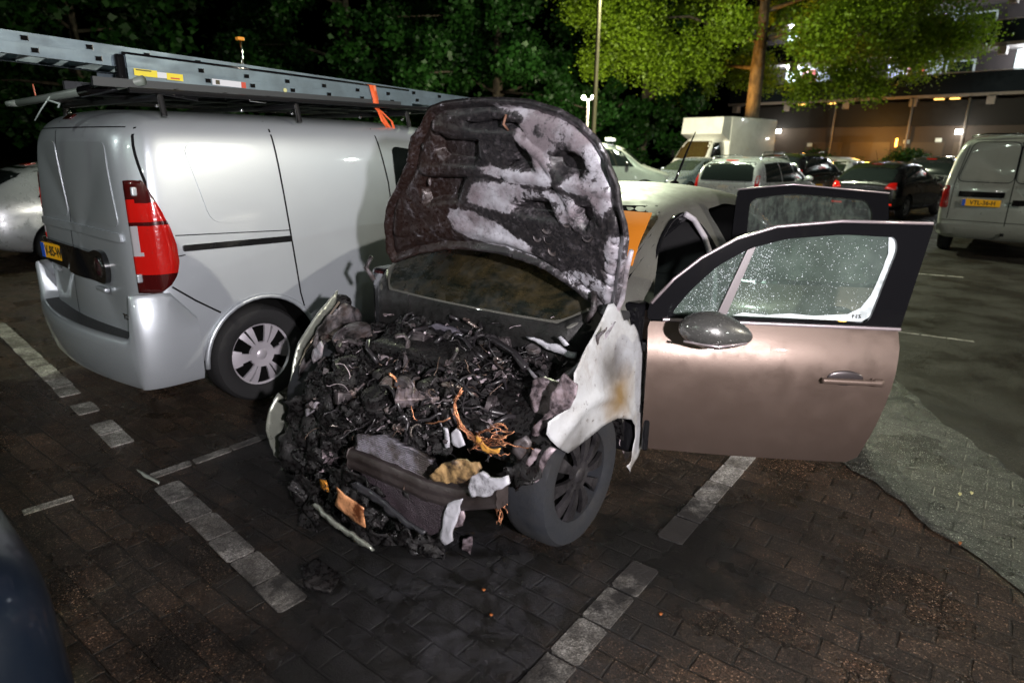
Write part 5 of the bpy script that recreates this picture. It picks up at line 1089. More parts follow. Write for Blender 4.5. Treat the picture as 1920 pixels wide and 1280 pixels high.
def surf(px, py, off=.0):
    """where a photo pixel meets the charred mass, off metres towards the camera"""
    r = cf + CR*((px-960)/FPX) - CU*((py-640)/FPX); o = Vector(((CP-WO).dot(HLv), (CP-WO).dot(HBv), CP.z)); d = Vector((r.dot(HLv), r.dot(HBv), r.z)).normalized()
    h = ENG_BV.ray_cast(o, d)
    if h[0] is None: return Vector((0, .6, .45))
    return h[0] - d*off
ENG_BV = bvh_of(eng)
# lumps and torn sheets of burnt plastic
b = MB()
for _ in range(22):
    px, py = rr.uniform(600, 1050), rr.uniform(600, 850); p = surf(px, py, -.01); r = rr.uniform(.01, .035); b.blob(p, (r*rr.uniform(.8, 2.6), r, r*rr.uniform(.4, 1.0)), .7, 16, 3, rr.uniform(0, 3))
b.build('charred_lumps', CHAR, W, True)['kind'] = 'stuff'
def shards(name, n, x0, x1, y0, y1, s0, s1, mat, off, cr=.5):
    b = MB()
    for _ in range(n):
        p = surf(rr.uniform(x0, x1), rr.uniform(y0, y1), off); L, Wd = rr.uniform(s0, s1), rr.uniform(s0, s1)*.55; m_ = Matrix.Rotation(rr.uniform(0, 6.3), 3, 'Z') @ Matrix.Rotation(rr.uniform(-1.1, 1.1), 3, 'X') @ Matrix.Rotation(rr.uniform(-.6, .6), 3, 'Y'); so = Vector((rr.random()*40, 0, 0)); g = 7; k0 = len(b.v); keep = []
        for i in range(g):
            for j in range(g):
                u, v = i/(g-1)-.5, j/(g-1)-.5; q = Vector((u*L, v*Wd*(1-.5*abs(u)), 0)); nz = mnoise.fractal(q*14+so, 1, 2, 3); q.z = nz*L*cr; q.x += mnoise.noise(q*30+so)*L*.18; q.y += mnoise.noise(q*30-so)*L*.18; b.v.append(tuple(p + m_ @ q))
        for i in range(g-1):
            for j in range(g-1):
                if mnoise.noise(Vector((i*.7, j*.7, 0))+so) > .28: continue
                b.f.append((k0+i*g+j, k0+(i+1)*g+j, k0+(i+1)*g+j+1, k0+i*g+j+1))
    o = b.build(name, mat, W, True); md = o.modifiers.new('s', 'SOLIDIFY'); md.thickness = .003; bake(o); o['kind'] = 'stuff'; return o
shards('torn_sheets', 70, 590, 1060, 590, 900, .02, .09, CHAR, .01, .4)
shards('burnt_scraps', 150, 600, 1100, 585, 880, .015, .06, ASHD, .015, .6)
shards('torn_brackets', 24, 640, 1060, 600, 850, .04, .10, burnt('casting', (.17, .14, .15), (.012, .01, .01), (.42, .6), 14, .4, .5), .012, .6)
shards('ash_flecks', 60, 640, 1080, 640, 880, .008, .03, PKF, .018, .5)
b = MB()
for _ in range(48):
    px, py = rr.uniform(640, 1080), rr.uniform(600, 840); p = surf(px, py, .02); q = surf(px+rr.uniform(-90, 90), py+rr.uniform(-50, 50), .03); m_ = (p+q)/2 + Vector((rr.gauss(0, .03), rr.gauss(0, .03), rr.uniform(.0, .06))); pts = [p, p.lerp(m_, .6)+Vector((0, 0, .02)), m_, m_.lerp(q, .5), q]; b.tube(pts, rr.uniform(.004, .013), 7)
b.build('hoses', principled('hose_char', (.02, .018, .02), .3), W, True)
for nm_, nn_, r_, mt_ in (('burnt_wiring', 150, .0022, principled('hose_char', (.02, .018, .02), .3)), ('bare_wiring', 60, .0014, burnt('bare_wire', (.20, .14, .11), (.03, .02, .02), (.5, .7), 30, .35, .7)), ('ash_wiring', 40, .0016, PKF)):
    b = MB()
    for _ in range(nn_):
        px, py = rr.uniform(600, 1080), rr.uniform(590, 880); p = surf(px, py, .025); d = Vector((rr.gauss(0, 1), rr.gauss(0, .7), rr.gauss(0, .5))).normalized(); pts = [p]; L = rr.uniform(.05, .22)
        for k in range(9): d = (d + Vector((rr.gauss(0, .35), rr.gauss(0, .35), rr.gauss(-.05, .3)))).normalized(); pts.append(pts[-1]+d*L/9)
        b.tube(pts, r_*rr.uniform(.6, 1.6), 5)
    b.build(nm_, mt_, W, True)['kind'] = 'stuff'
# recognisable engine pieces
def cyl(name, px, py, r, L, ax, mat, off=.03, tilt=0):
    b = MB(); b.lathe([(.001, -L/2), (r*.85, -L/2), (r, -L/2+.008), (r, 0), (r*.92, .004), (r, .01), (r, L/2-.008), (r*.8, L/2), (.001, L/2)], (0, 0, 0), ax, 26); o = b.build(name, mat, W, True); autosmooth(o, 30); o.location = surf(px, py, off); o.rotation_euler = (tilt, tilt*.4, 0); return o
cyl('strut_top', 668, 622, .075, .05, 'Z', ASHD, .02, .25); cyl('strut_top', 1060, 700, .06, .05, 'Z', ASHD, -.01, .2)
cyl('oil_filter', 705, 755, .055, .12, 'Z', CHAR, .02, .3); cyl('alternator', 640, 720, .07, .09, 'Y', CHAR, .02, .2); cyl('fluid_cap', 1000, 655, .035, .03, 'Z', ASHD, .03, .3); cyl('fluid_cap', 905, 640, .03, .03, 'Z', CHAR, .03, .2); cyl('pulley', 760, 730, .06, .03, 'Y', ASHD, .02, .1)
# engine components: pipes with flanges, ribbed boxes, corrugated hoses, brackets, bolts
CAST = burnt('engine_casting', (.10, .085, .09), (.010, .009, .009), (.40, .6), 12, .38, .5); CASTL = burnt('pale_casting', (.26, .22, .24), (.02, .017, .018), (.46, .62), 14, .42, .4, (.16, .12, .11))
MET = burnt('heat_steel', (.30, .27, .25), (.03, .022, .02), (.5, .7), 9, .3, .8, (.16, .10, .09))
def component(kind, px, py, s, mat, name, off=.02, rot=None):
    b = MB()
    if kind == 'pipe':
        a = rr.uniform(0, 6.3); L = s*rr.uniform(1.5, 3); d = Vector((math.cos(a), math.sin(a)*.6, rr.uniform(-.3, .5))); p2 = d*L; q = Vector((-d.y, d.x, .3))*L*.5
        pts = [Vector((0, 0, 0)), p2*.5, p2, p2+q*.4+d*L*.15, p2+q]; b.tube(pts, s*.22, 12)
        for t_ in (0, .5): b.tube([p2*t_, p2*t_+d*s*.12], s*.34, 12)
    elif kind == 'box':
        w_, h_, d_ = s*rr.uniform(1.2, 2.4), s*rr.uniform(.8, 1.5), s*rr.uniform(.5, 1.); b.rbox((0, 0, 0), (w_, h_, d_), s*.12)
        for k in range(5): b.rbox((-w_/2+w_*(k+.5)/5, 0, d_/2), (w_*.06, h_*.9, s*.16), s*.03)
        for sx in (-1, 1):
            for sy in (-1, 1): b.lathe([(s*.10, 0), (s*.10, s*.12), (.0005, s*.12)], (sx*w_*.43, sy*h_*.40, d_/2), 'Z', 6)
    elif kind == 'hose':
        a = rr.uniform(0, 6.3); L = s*4; pts = []; rs = []
        for k in range(34): t_ = k/33; pts.append(Vector((math.cos(a+t_*2.2)*L*t_, math.sin(a+t_*2.2)*L*t_*.7, math.sin(t_*3.1)*s*1.0))); rs.append(s*.24*(1+.22*(k % 2)))
        b.tube(pts, rs, 10)
    elif kind == 'disc':
        b.lathe([(.001, s*.25), (s*.3, s*.25), (s*.34, s*.1), (s*.8, s*.1), (s*.88, s*.22), (s, s*.22), (s, -s*.2), (s*.3, -s*.25)], (0, 0, 0), 'Y', 26)
        for k in range(5): b.lathe([(s*.07, 0), (s*.07, s*.2), (.0005, s*.2)], (s*.55*math.cos(k*1.257), s*.0, s*.55*math.sin(k*1.257)), 'Y', 6)
    elif kind == 'bracket':
        L = s*rr.uniform(2, 3.4); b.rbox((0, 0, 0), (L, s*.5, s*.07), s*.03); b.rbox((L/2, 0, s*.3), (s*.07, s*.5, s*.6), s*.03); b.lathe([(s*.12, 0), (s*.12, s*.12), (.0005, s*.12)], (-L*.35, 0, s*.03), 'Z', 6)
    so = Vector((rr.random()*40, 0, 0)); b.v = [tuple(Vector(v)+Vector((mnoise.noise(Vector(v)*22+so), mnoise.noise(Vector(v)*22-so), mnoise.noise(Vector(v)*25+so)))*s*.12) for v in b.v]
    o = autosmooth(b.build(name, mat, W, True), 35); o.location = surf(px, py, off); o.rotation_euler = rot or (rr.uniform(-.5, .5), rr.uniform(-.5, .5), rr.uniform(-1.5, 1.5)); return o
NMS = {'pipe': 'metal_pipe', 'box': 'engine_housing', 'hose': 'corrugated_hose', 'disc': 'pulley', 'bracket': 'bracket'}
for k, (kind, px, py, s_, m_) in enumerate([('box', 790, 640, .085, CAST), ('box', 880, 665, .07, CAST), ('pipe', 700, 650, .06, CAST), ('pipe', 930, 690, .06, CASTL), ('disc', 735, 725, .055, MET), ('box', 775, 745, .06, CASTL), ('disc', 690, 780, .05, CAST), ('hose', 820, 600, .05, CHAR),
    ('hose', 690, 690, .05, CHAR), ('hose', 960, 720, .045, CHAR), ('pipe', 640, 660, .05, MET), ('bracket', 610, 700, .05, CAST), ('box', 650, 745, .06, CAST), ('pipe', 860, 725, .05, MET), ('disc', 920, 760, .045, CAST), ('box', 985, 790, .06, CAST), ('bracket', 930, 800, .04, CASTL), ('pipe', 1020, 690, .05, CAST),
    ('bracket', 1040, 660, .05, CASTL), ('pipe', 760, 690, .05, CAST), ('box', 840, 780, .05, CAST), ('hose', 780, 780, .04, CHAR), ('disc', 650, 640, .07, CAST), ('bracket', 720, 620, .05, CASTL), ('box', 950, 640, .06, CAST), ('pipe', 830, 690, .04, CASTL), ('bracket', 880, 840, .045, CASTL), ('pipe', 950, 850, .05, CAST),
    ('pipe', 620, 770, .05, CAST), ('disc', 1010, 740, .04, CASTL), ('bracket', 700, 830, .05, CAST), ('box', 620, 830, .05, CHAR), ('pipe', 740, 800, .04, MET), ('hose', 1040, 780, .035, CHAR), ('bracket', 640, 800, .04, MET), ('pipe', 905, 620, .04, MET), ('box', 730, 665, .05, CASTL)]): component(kind, px, py, s_, m_, NMS[kind])
sm_ = []
for _ in range(70):
    kind = rr.choice(['pipe', 'box', 'bracket', 'disc', 'bracket', 'hose']); sm_.append(component(kind, rr.uniform(600, 1060), rr.uniform(590, 870), rr.uniform(.012, .028), rr.choice([CAST, CAST, CHAR, MET, CASTL]), {'box': 'small_housing', 'pipe': 'small_pipe', 'bracket': 'small_bracket', 'disc': 'small_disc', 'hose': 'small_hose'}[kind], .03))
b = MB(); b.rbox(surf(800, 655, .03), (.5, .26, .06), .02, .06); o = b.build('engine_cover', CHAR, W)
b = MB(); b.rbox(surf(1010, 760, .02), (.20, .22, .16), .03, .1); b.build('battery', CHAR, W)
b = MB()
for i in range(4): b.rbox(surf(720+i*42, 700+i*10, .03), (.05, .12, .05), .02)
b.build('intake_runners', CHAR, W)
# radiator core with fins, partly bright
RM = principled('radiator_core', (.34, .33, .38), .4, .6); t = NT(RM); v = t.coord(); wv = t.n('ShaderNodeTexWave'); wv.wave_type = 'BANDS'; wv.bands_direction = 'Z'; wv.inputs['Scale'].default_value = 38; t.l(v, wv.inputs[0])
w2 = t.n('ShaderNodeTexWave'); w2.wave_type = 'BANDS'; w2.bands_direction = 'X'; w2.inputs['Scale'].default_value = 110; t.l(v, w2.inputs[0])
c = t.mix(t.ramp(t.noise(v, 7, 5, .7), [(.45, 0.), (.58, 1.)]), (.24, .23, .27), (.05, .04, .035)); c = t.mix(t.math('MULTIPLY', wv.outputs['Fac'], .6), c, (.02, .02, .02)); t.l(c, t.b.inputs['Base Color']); t.bump(t.math('ADD', wv.outputs['Fac'], t.math('MULTIPLY', w2.outputs['Fac'], .6)), .8, .005)
RM2 = principled('condenser_core', (.08, .065, .07), .35, .5); t = NT(RM2); v = t.coord(); vo = t.n('ShaderNodeTexVoronoi'); vo.inputs['Scale'].default_value = 170; t.l(v, vo.inputs['Vector']); t.bump(vo.outputs['Distance'], .9, .006); t.l(t.mix(t.noise(v, 9, 4), (.14, .11, .13), (.03, .024, .028)), t.b.inputs['Base Color'])
plateP('radiator', [(672, 812), (722, 815), (770, 838), (812, 862), (822, 885), (812, 910), (760, 890), (700, 865), (668, 842)], 'a', .30, RM, crumple=.008, th=.02)
plateP('radiator', [(676, 880), (760, 905), (845, 935), (850, 990), (800, 1003), (740, 960), (690, 915)], 'a', .28, RM2, crumple=.006, th=.02)
# bumper beam, curved
b = MB(); bp_ = [(655, 858), (690, 872), (740, 893), (800, 920), (860, 936), (935, 930)]; vs = []
for (px, py) in bp_:
    p = U(px, py+2, 'a', .27)
    for (dy, dz) in ((0, -.045), (-.012, -.02), (-.006, 0), (-.012, .02), (0, .045), (.05, .045), (.05, -.045)): vs.append(p+Vector((0, dy, dz)))
m = 7; b.add(vs, [(i*m+k, i*m+(k+1) % m, (i+1)*m+(k+1) % m, (i+1)*m+k) for i in range(len(bp_)-1) for k in range(m)]+[tuple(range(m)), tuple(range(len(vs)-1, len(vs)-1-m, -1))])
bb = b.build('bumper_beam', burnt('beam_soot', (.075, .062, .062), (.03, .022, .02), (.4, .65), 4, .4, .5), W); md = bb.modifiers.new('s', 'BEVEL'); md.width = .004; md.segments = 2; bake(bb); autosmooth(bb, 30)
AW = burnt('pale_ash', (.42, .42, .46), (.05, .045, .05), (.54, .68), 16, .55, .1); PK = burnt('pinkish_ash', (.34, .28, .31), (.03, .022, .025), (.44, .6), 16, .5, .2, (.22, .17, .18))
for nm, poly, a, mt, th in (
    ('hanging_strip', [(842, 942), (868, 935), (862, 960), (852, 985), (848, 1015), (836, 1022), (824, 1012), (832, 970)], .26, AW, .008),
    ('hanging_strip', [(862, 940), (872, 965), (868, 985), (850, 990), (856, 960)], .28, PK, .006),
    ('headlight_bracket', [(880, 893), (905, 884), (920, 895), (952, 893), (955, 905), (935, 915), (922, 928), (884, 932), (878, 912)], .24, AW, .012),
    ('support_strut', [(685, 765), (700, 762), (706, 775), (700, 795), (694, 822), (684, 826), (681, 818), (688, 795), (684, 778)], .40, AW, .01),
    ('light_flake', [(830, 797), (838, 800), (846, 838), (836, 842)], .42, AW, .006), ('light_flake', [(846, 810), (858, 804), (872, 832), (860, 842), (850, 835)], .42, AW, .006),
    ('fan_shroud_piece', [(1060, 700), (1083, 720), (1080, 745), (1066, 765), (1040, 780), (1020, 800), (1005, 830), (1010, 860), (995, 850), (1000, 800), (1030, 770), (1035, 735)], .62, PK, .012),
    ('suspension_turret', [(1000, 712), (1020, 705), (1050, 718), (1045, 750), (1028, 775), (1010, 800), (1002, 770), (998, 740)], .70, PK, .02),
    ('wing_support', [(1030, 838), (1040, 845), (1018, 880), (1005, 905), (998, 895), (1012, 862)], .48, PK, .01), ('wing_support', [(1005, 860), (1015, 845), (1000, 840), (988, 870), (985, 890)], .46, PK, .01),
    ('cowl_bar', [(818, 588), (830, 586), (900, 594), (922, 604), (918, 612), (860, 604)], 1.12, burnt('cowl_pale', (.42, .44, .33), (.05, .05, .04), (.52, .68), 14), .012),
    ('wiper_arm', [(988, 630), (996, 630), (1050, 650), (1082, 664), (1080, 672), (1066, 668), (1030, 656)], .98, AW, .012), ('wiper_arm', [(1045, 632), (1052, 630), (1066, 646), (1060, 650)], .98, AW, .008),
    ('washer_bottle', [(803, 612), (820, 606), (848, 614), (866, 628), (858, 640), (830, 636), (808, 628)], 1.0, burnt('bottle_grey', (.13, .12, .15), (.02, .02, .02), (.55, .7), 7), .03),
    ('clip', [(848, 630), (866, 628), (864, 638), (850, 640)], .98, AW, .01),
    ('strut_rod', [(640, 668), (650, 664), (694, 642), (694, 646), (655, 668), (645, 680)], .72, PK, .008), ('lamp_shell', [(588, 655), (602, 642), (606, 650), (600, 672), (590, 680), (586, 670)], .5, ASH, .012),
    ('lamp_shell', [(575, 768), (592, 752), (598, 755), (588, 772), (572, 780)], .35, ASH, .01), ('number_plate_holder', [(560, 898), (572, 892), (570, 915), (560, 930), (548, 925), (545, 902)], .27, GP, .02),
    ('grille_strip', [(586, 945), (592, 944), (640, 985), (690, 1018), (700, 1032), (690, 1028), (630, 988)], .12, GP, .012), ('grille_strip', [(655, 905), (668, 900), (740, 955), (796, 1000), (790, 1003), (730, 962)], .20, principled('dark_strip', (.03, .03, .034), .25), .012),
    ('bay_panel', [(1105, 640), (1140, 612), (1112, 655), (1084, 700), (1062, 718), (1040, 712), (1075, 690)], .92, ASHD, .01),
    ('headlamp_shell', [(985, 815), (995, 830), (992, 850), (975, 858), (962, 845), (968, 825)], .50, ASHD, .02)):
    plateP(nm, poly, 'a', a, mt, crumple=.008, th=th, step=.015)
striP('slam_edge', [(990, 690), (1010, 715), (1035, 720), (1060, 712), (1100, 672), (1135, 628), (1152, 600)], 'a', [.75, .72, .74, .8, .92, 1.0, 1.1], [.006, .01, .012, .013, .013, .012, .01], ASH)
striP('hinge_arm', [(1146, 603), (1152, 590), (1166, 560), (1176, 500), (1184, 470)], 'a', [1.16, 1.14, 1.11, 1.07, 1.04], [.012, .014, .013, .012, .01], ASH)
striP('cowl_hose', [(755, 590), (800, 598), (870, 618), (930, 640), (965, 662), (985, 690)], 'a', [1.1, 1.1, 1.05, 1.0, .92, .85], .016, principled('hose_char', (.02, .018, .02), .3))
# burnt number plate
PB = principled('burnt_plate', (.75, .33, .14), .35, .2); t = NT(PB); v = t.coord(); t.l(t.mix(t.ramp(t.noise(v, 13, 6, .7), [(.44, 0.), (.62, 1.)]), (.80, .38, .18), (.12, .035, .012)), t.b.inputs['Base Color'])
plateP('license_plate', [(630, 912), (683, 952), (684, 988), (672, 984), (628, 948), (632, 932)], 'a', .13, PB, crumple=.006, th=.004)
plateP('license_plate', [(600, 897), (612, 900), (616, 922), (604, 918)], 'a', .135, burnt('plate_scrap', (.75, .30, .03), (.01, .01, .01), (.42, .5), 26), crumple=.006, th=.004)
# melted headlamp, yellow brown
YM = principled('melted_lamp', (.42, .26, .10), .45); t = NT(YM); v = t.coord(); t.l(t.mix(t.ramp(t.noise(v, 16, 6, .7), [(.40, 0.), (.62, 1.)]), (.42, .27, .12), (.03, .02, .015)), t.b.inputs['Base Color']); t.bump(t.noise(v, 40, 5), .5, .008)
plateP('melted_headlamp', [(806, 890), (822, 876), (845, 864), (872, 860), (897, 866), (906, 880), (890, 894), (862, 903), (832, 907), (812, 900)], 'a', .235, YM, crumple=.014, freq=13, step=.01, th=.012)
shards('melted_headlamp_base', 16, 885, 985, 850, 910, .03, .08, PK, .05, .7)
# collapsed bumper skin: the black sheet at the left of the nose
for poly, a in (([(545, 752), (575, 730), (610, 745), (650, 790), (640, 840), (615, 880), (575, 905), (540, 880), (530, 815)], .36), ([(560, 885), (600, 900), (604, 950), (590, 1008), (566, 1004), (562, 960), (548, 925)], .20),
    ([(636, 962), (660, 950), (710, 980), (760, 1004), (800, 998), (806, 1006), (760, 1018), (700, 1014), (660, 992)], .20), ([(600, 880), (650, 872), (690, 892), (720, 930), (690, 950), (640, 920), (612, 905)], .24), ([(930, 880), (975, 868), (1010, 880), (985, 905), (945, 912)], .42),
    ([(600, 700), (640, 690), (668, 730), (650, 790), (610, 770)], .48), ([(690, 890), (760, 905), (770, 930), (700, 915)], .30)):
    plateP('melted_bumper', poly, 'a', a, CHAR, crumple=.055, freq=9, step=.014, th=.006)
shards('bumper_tatters', 46, 545, 700, 745, 985, .03, .10, CHAR, .03, .6)
shards('melted_flakes', 14, 600, 670, 840, 885, .03, .07, PK, .03, .6)
# copper wiring
b = MB()
def wire(px, r=.0018, a=.40):
    pts = [U(x, y, 'a', a + rr.uniform(-.02, .02)) for x, y in px]; q = []
    for i in range(len(pts)-1):
        for k in range(4): q.append(pts[i].lerp(pts[i+1], k/4) + Vector((rr.gauss(0, .002), rr.gauss(0, .002), rr.gauss(0, .002))))
    q.append(pts[-1]); b.tube(q, r, 5)
for k in range(9): wire([(865+rr.uniform(-3, 3), 728+rr.uniform(-3, 8)), (852+rr.uniform(-3, 3), 750), (854+rr.uniform(-3, 6), 775), (866+rr.uniform(-6, 8), 800), (885+rr.uniform(-10, 12), 822), (905+rr.uniform(-8, 14), 838)], .0022)
for k in range(26): x, y = rr.uniform(880, 930), rr.uniform(795, 845); wire([(x, y), (x+rr.uniform(5, 25), y+rr.uniform(-14, 14)), (x+rr.uniform(20, 45), y+rr.uniform(-14, 16))], .0014, .38)
for k in range(16): x, y = rr.uniform(922, 948), rr.uniform(905, 955); wire([(x, y), (x+rr.uniform(-5, 5), y+14), (x+rr.uniform(-8, 8), y+30)], .0013, .36)
for k in range(5): wire([(730, 700), (742+k, 712), (748, 725+k), (735, 726)], .003, .5)
wire([(800, 795), (830, 790), (845, 783)], .003); wire([(770, 760), (778, 785), (788, 790)], .002); wire([(940, 830), (975, 838), (1000, 842)], .002, .42)
b.build('copper_wires', COPPER, W, True)['kind'] = 'stuff'
plateP('melted_connector', [(890, 818), (902, 822), (920, 838), (938, 842), (936, 850), (915, 846), (896, 832)], 'a', .38, principled('amber_plastic', (.60, .30, .06), .4), crumple=.012, freq=20, step=.008, th=.008)
# ------------------------------------------------------------------ open doors
def door_frame(name, bx, ay, ang, label=None):
    o = bpy.data.objects.new(name, None); COL.objects.link(o); o.parent = W; o.location = (bx, ay, 0); o.rotation_euler = (0, 0, ang)
    if label: o['label'] = label
    return o
def lean(z): return max(0, z-.93)*.10
def ybulge(z):
    if z >= .94: return 0
    return -.065*math.sin((.94-z)/.22*math.pi/2) if z > .72 else -.065 + .13*((.72-z)/.46)**1.7
def lean_r(z): return max(0, z-.93)*.30
def dsheet(name, poly, y0, mat, parent, th=.02, step=.03, fy=None, r=0, sub=0):
    if r: poly = smooth_poly(poly, r)
    V2, F = fill2d(poly, step); o = mesh(name, [(x, y0 + (fy(x, z) if fy else lean(z)), z) for x, z in V2], F, mat, parent, True); md = o.modifiers.new('s', 'SOLIDIFY'); md.thickness = th; md.offset = 1
    # outside is -y; thickness grows inwards (+y)
    s = sum(p.normal.y*p.area for p in o.data.polygons)
    if s > 0:
        bm = bmesh.new(); bm.from_mesh(o.data); bmesh.ops.reverse_faces(bm, faces=bm.faces); bm.to_mesh(o.data); bm.free()
    md.offset = -1; bake(o); return autosmooth(o, 40)
def ringsheet(name, outer, inner, y0, mat, parent, th, lean=lean):
    """flat frame with an opening"""
    po = dens(outer, .03); pi = dens(inner, .03); pts = [Vector(p) for p in po+pi]; n, m = len(po), len(pi)
    r = delaunay_2d_cdt(pts, [(i, (i+1) % n) for i in range(n)]+[(n+i, n+(i+1) % m) for i in range(m)], [], 0, 1e-6)
    V = [tuple(q) for q in r[0]]; F = [f for f in r[2] if inside(tuple(sum((Vector(V[i]) for i in f), Vector((0, 0)))/len(f)), po) and not inside(tuple(sum((Vector(V[i]) for i in f), Vector((0, 0)))/len(f)), pi)]
    o = mesh(name, [(x, y0+lean(z), z) for x, z in V], F, mat, parent, True)
    s = sum(p.normal.y*p.area for p in o.data.polygons)
    if s > 0:
        bm = bmesh.new(); bm.from_mesh(o.data); bmesh.ops.reverse_faces(bm, faces=bm.faces); bm.to_mesh(o.data); bm.free()
    md = o.modifiers.new('s', 'SOLIDIFY'); md.thickness = th; md.offset = -1; bake(o); return autosmooth(o, 40)
DPM = paint('wreck_door_paint', (.135, .098, .080), .55, .40, .45, .05, (.06, .045, .04), .10)
FDo = door_frame('front_door', .90, 1.31, math.atan2(.51, .86), 'bronze grey front door standing wide open')
skin = [(.005, .285), (-.005, .60), (-.01, .90), (.0, .925), (.55, .93), (1.045, .93), (1.05, .86), (1.025, .55), (1.00, .30), (.96, .262), (.5, .262), (.06, .270)]
dsheet('door_skin', skin, 0, DPM, FDo, .05, .03, fy=lambda x, z: ybulge(z) - .012*math.sin(max(0, min(1, x/1.05))*math.pi))
wout = smooth_poly([(-.015, .93), (-.01, 1.0), (.09, 1.11), (.20, 1.205), (.34, 1.29), (.50, 1.345), (.76, 1.375), (1.13, 1.375), (1.055, .93)], .02)
win = smooth_poly([(.085, .955), (.16, 1.06), (.27, 1.175), (.40, 1.255), (.55, 1.30), (.78, 1.325), (.985, 1.32), (1.0, 1.27), (.925, .955)], .035)
fr = ringsheet('window_frame', wout, win, .0, BLACKP, FDo, .045)
DG = principled('wet_door_glass', (.10, .14, .12), .08, 0, .5); t = NT(DG); v = t.coord(); tr = t.n('ShaderNodeBsdfTransparent'); tr.inputs[0].default_value = (.75, .85, .80, 1)
f = t.ramp(t.noise(v, 3, 5, .7), [(.35, .16), (.7, .42)]); mx = t.n('ShaderNodeMixShader'); t.l(f, mx.inputs[0]); t.l(tr.outputs[0], mx.inputs[1]); t.l(t.b.outputs[0], mx.inputs[2]); t.l(mx.outputs[0], t.t.nodes['Material Output'].inputs[0])
t.l(t.mix(t.noise(v, 9, 5), (.08, .11, .10), (.26, .31, .28)), t.b.inputs['Base Color']); t.bump(t.noise(v, 60, 4), .15, .003)
gl = dsheet('window_glass', win, .022, DG, FDo, .004, .08)
# chrome line along the top of the frame, belt moulding, sash bar
b = MB(); b.tube([(x, lean(z)-.006, z) for x, z in ((0, 1.005), (.09, 1.115), (.20, 1.21), (.34, 1.295), (.50, 1.35), (.76, 1.379), (1.12, 1.379))], .007, 8); b.build('frame_trim', principled('bright_trim', (.42, .36, .38), .3, .6), fr, True)
b = MB(); b.rbox((.55, -.016, .937), (1.0, .018, .014), .005); b.build('belt_moulding', principled('bright_trim', (.42, .36, .38), .3, .6), FDo)
b = MB(); b.add([(.285, .005, .955), (.325, .005, .955), (.425, .035, 1.262), (.392, .035, 1.25), (.285, .02, .955), (.325, .02, .955), (.425, .05, 1.262), (.392, .05, 1.25)], [(0, 1, 2, 3), (7, 6, 5, 4), (0, 4, 5, 1), (1, 5, 6, 2), (2, 6, 7, 3), (3, 7, 4, 0)]); b.build('sash_bar', principled('sash_grey', (.11, .09, .095), .45), FDo)
# pale foam residue along the rear and lower edge of the glass
FO = principled('foam_residue', (.62, .68, .70), .8); t = NT(FO); v = t.coord(); t.l(t.mix(t.ramp(t.noise(v, 20, 5), [(.45, 0.), (.65, .7)]), (.62, .68, .70), (.25, .29, .28)), t.b.inputs['Base Color'])
fo = [(.36, .96), (.90, .955), (.935, .98), (.975, 1.12), (1.0, 1.27), (1.0, 1.32), (.965, 1.315), (.972, 1.25), (.952, 1.16), (.925, 1.07), (.89, 1.015), (.84, .985), (.7, .972), (.6, .978), (.5, .968), (.4, .974)]
dsheet('foam_residue', fo, .016, FO, FDo, .003, .02, fy=lambda x, z: lean(z)+.002*mnoise.noise(Vector((x*30, z*30, 0))))
text_mesh('F15', .026, 'glass_mark', INK, FDo, (.875, .012, .978), (math.pi/2, 0, 0))
DRP = principled('water_drop', (.7, .75, .8), .06, 0, 1.); 
bmx = bmesh.new(); rd = random.Random(3); k = 0
b = MB(); octv = [(1, 0, 0), (0, 0, 1), (-1, 0, 0), (0, 0, -1), (0, -1, 0)]; octf = [(0, 1, 4), (1, 2, 4), (2, 3, 4), (3, 0, 4)]
while k < 2400:
    x, z = rd.uniform(.09, .98), rd.uniform(.96, 1.31)
    if not inside((x, z), win): continue
    if rd.random() > (.95 if x < .5 else .22): continue
    r = .0007 + .0016*rd.random()**3; b.add([(x+vx*r, .020+lean(z)+vy*r*.8, z+vz*r) for vx, vy, vz in octv], octf); k += 1
b.build('water_drops', DRP, gl, True)['kind'] = 'stuff'
# handle with its cup
hx, hz = .855, .725
b = MB(); b.blob((hx-.02, -.074, hz), (.075, .008, .034), .0, 1, 3); b.build('handle_cup', principled('cup_dark', (.06, .05, .052), .3, .5), FDo, True)
b = MB(); b.rbox((hx, -.104, hz-.006), (.25, .022, .026), .011); b.rbox((hx+.105, -.098, hz-.006), (.05, .03, .034), .012); b.build('door_handle', DPM, FDo)
# mirror
b = MB(); b.blob((0, 0, 0), (1, 1, 1), 0, 1, 4)
mv = []
for (x, y, z) in b.v:
    s = 1 - .28*max(0, x); mv.append((x*.150, y*.085*s, z*.092*s*(1.0 if z > 0 else .72) + .012*x*-1))
mr = MB(); mr.add(mv, b.f); MPM = paint('mirror_paint', (.10, .10, .095), .5, .25, .9, .2, (.04, .04, .04), .6)
mo = mr.build('side_mirror', MPM, FDo, True); mo.location = (.245, -.20, .935)
b = MB(); b.tube([(.0, .16, .0), (-.06, .08, -.025), (-.06, .0, -.03)], [.05, .035, .03], 10); b.build('mirror_arm', BLACKP, mo, True)
b = MB(); b.tube([(-.13, -.035, -.030), (0, -.082, -.034), (.12, -.04, -.026)], .006, 6); b.build('mirror_lip', principled('bright_trim', (.42, .36, .38), .3, .6), mo, True)
b = MB(); b.rbox((.02, .012, .60), (.03, .05, .62), .01); b.build('door_edge', BLACKP, FDo)
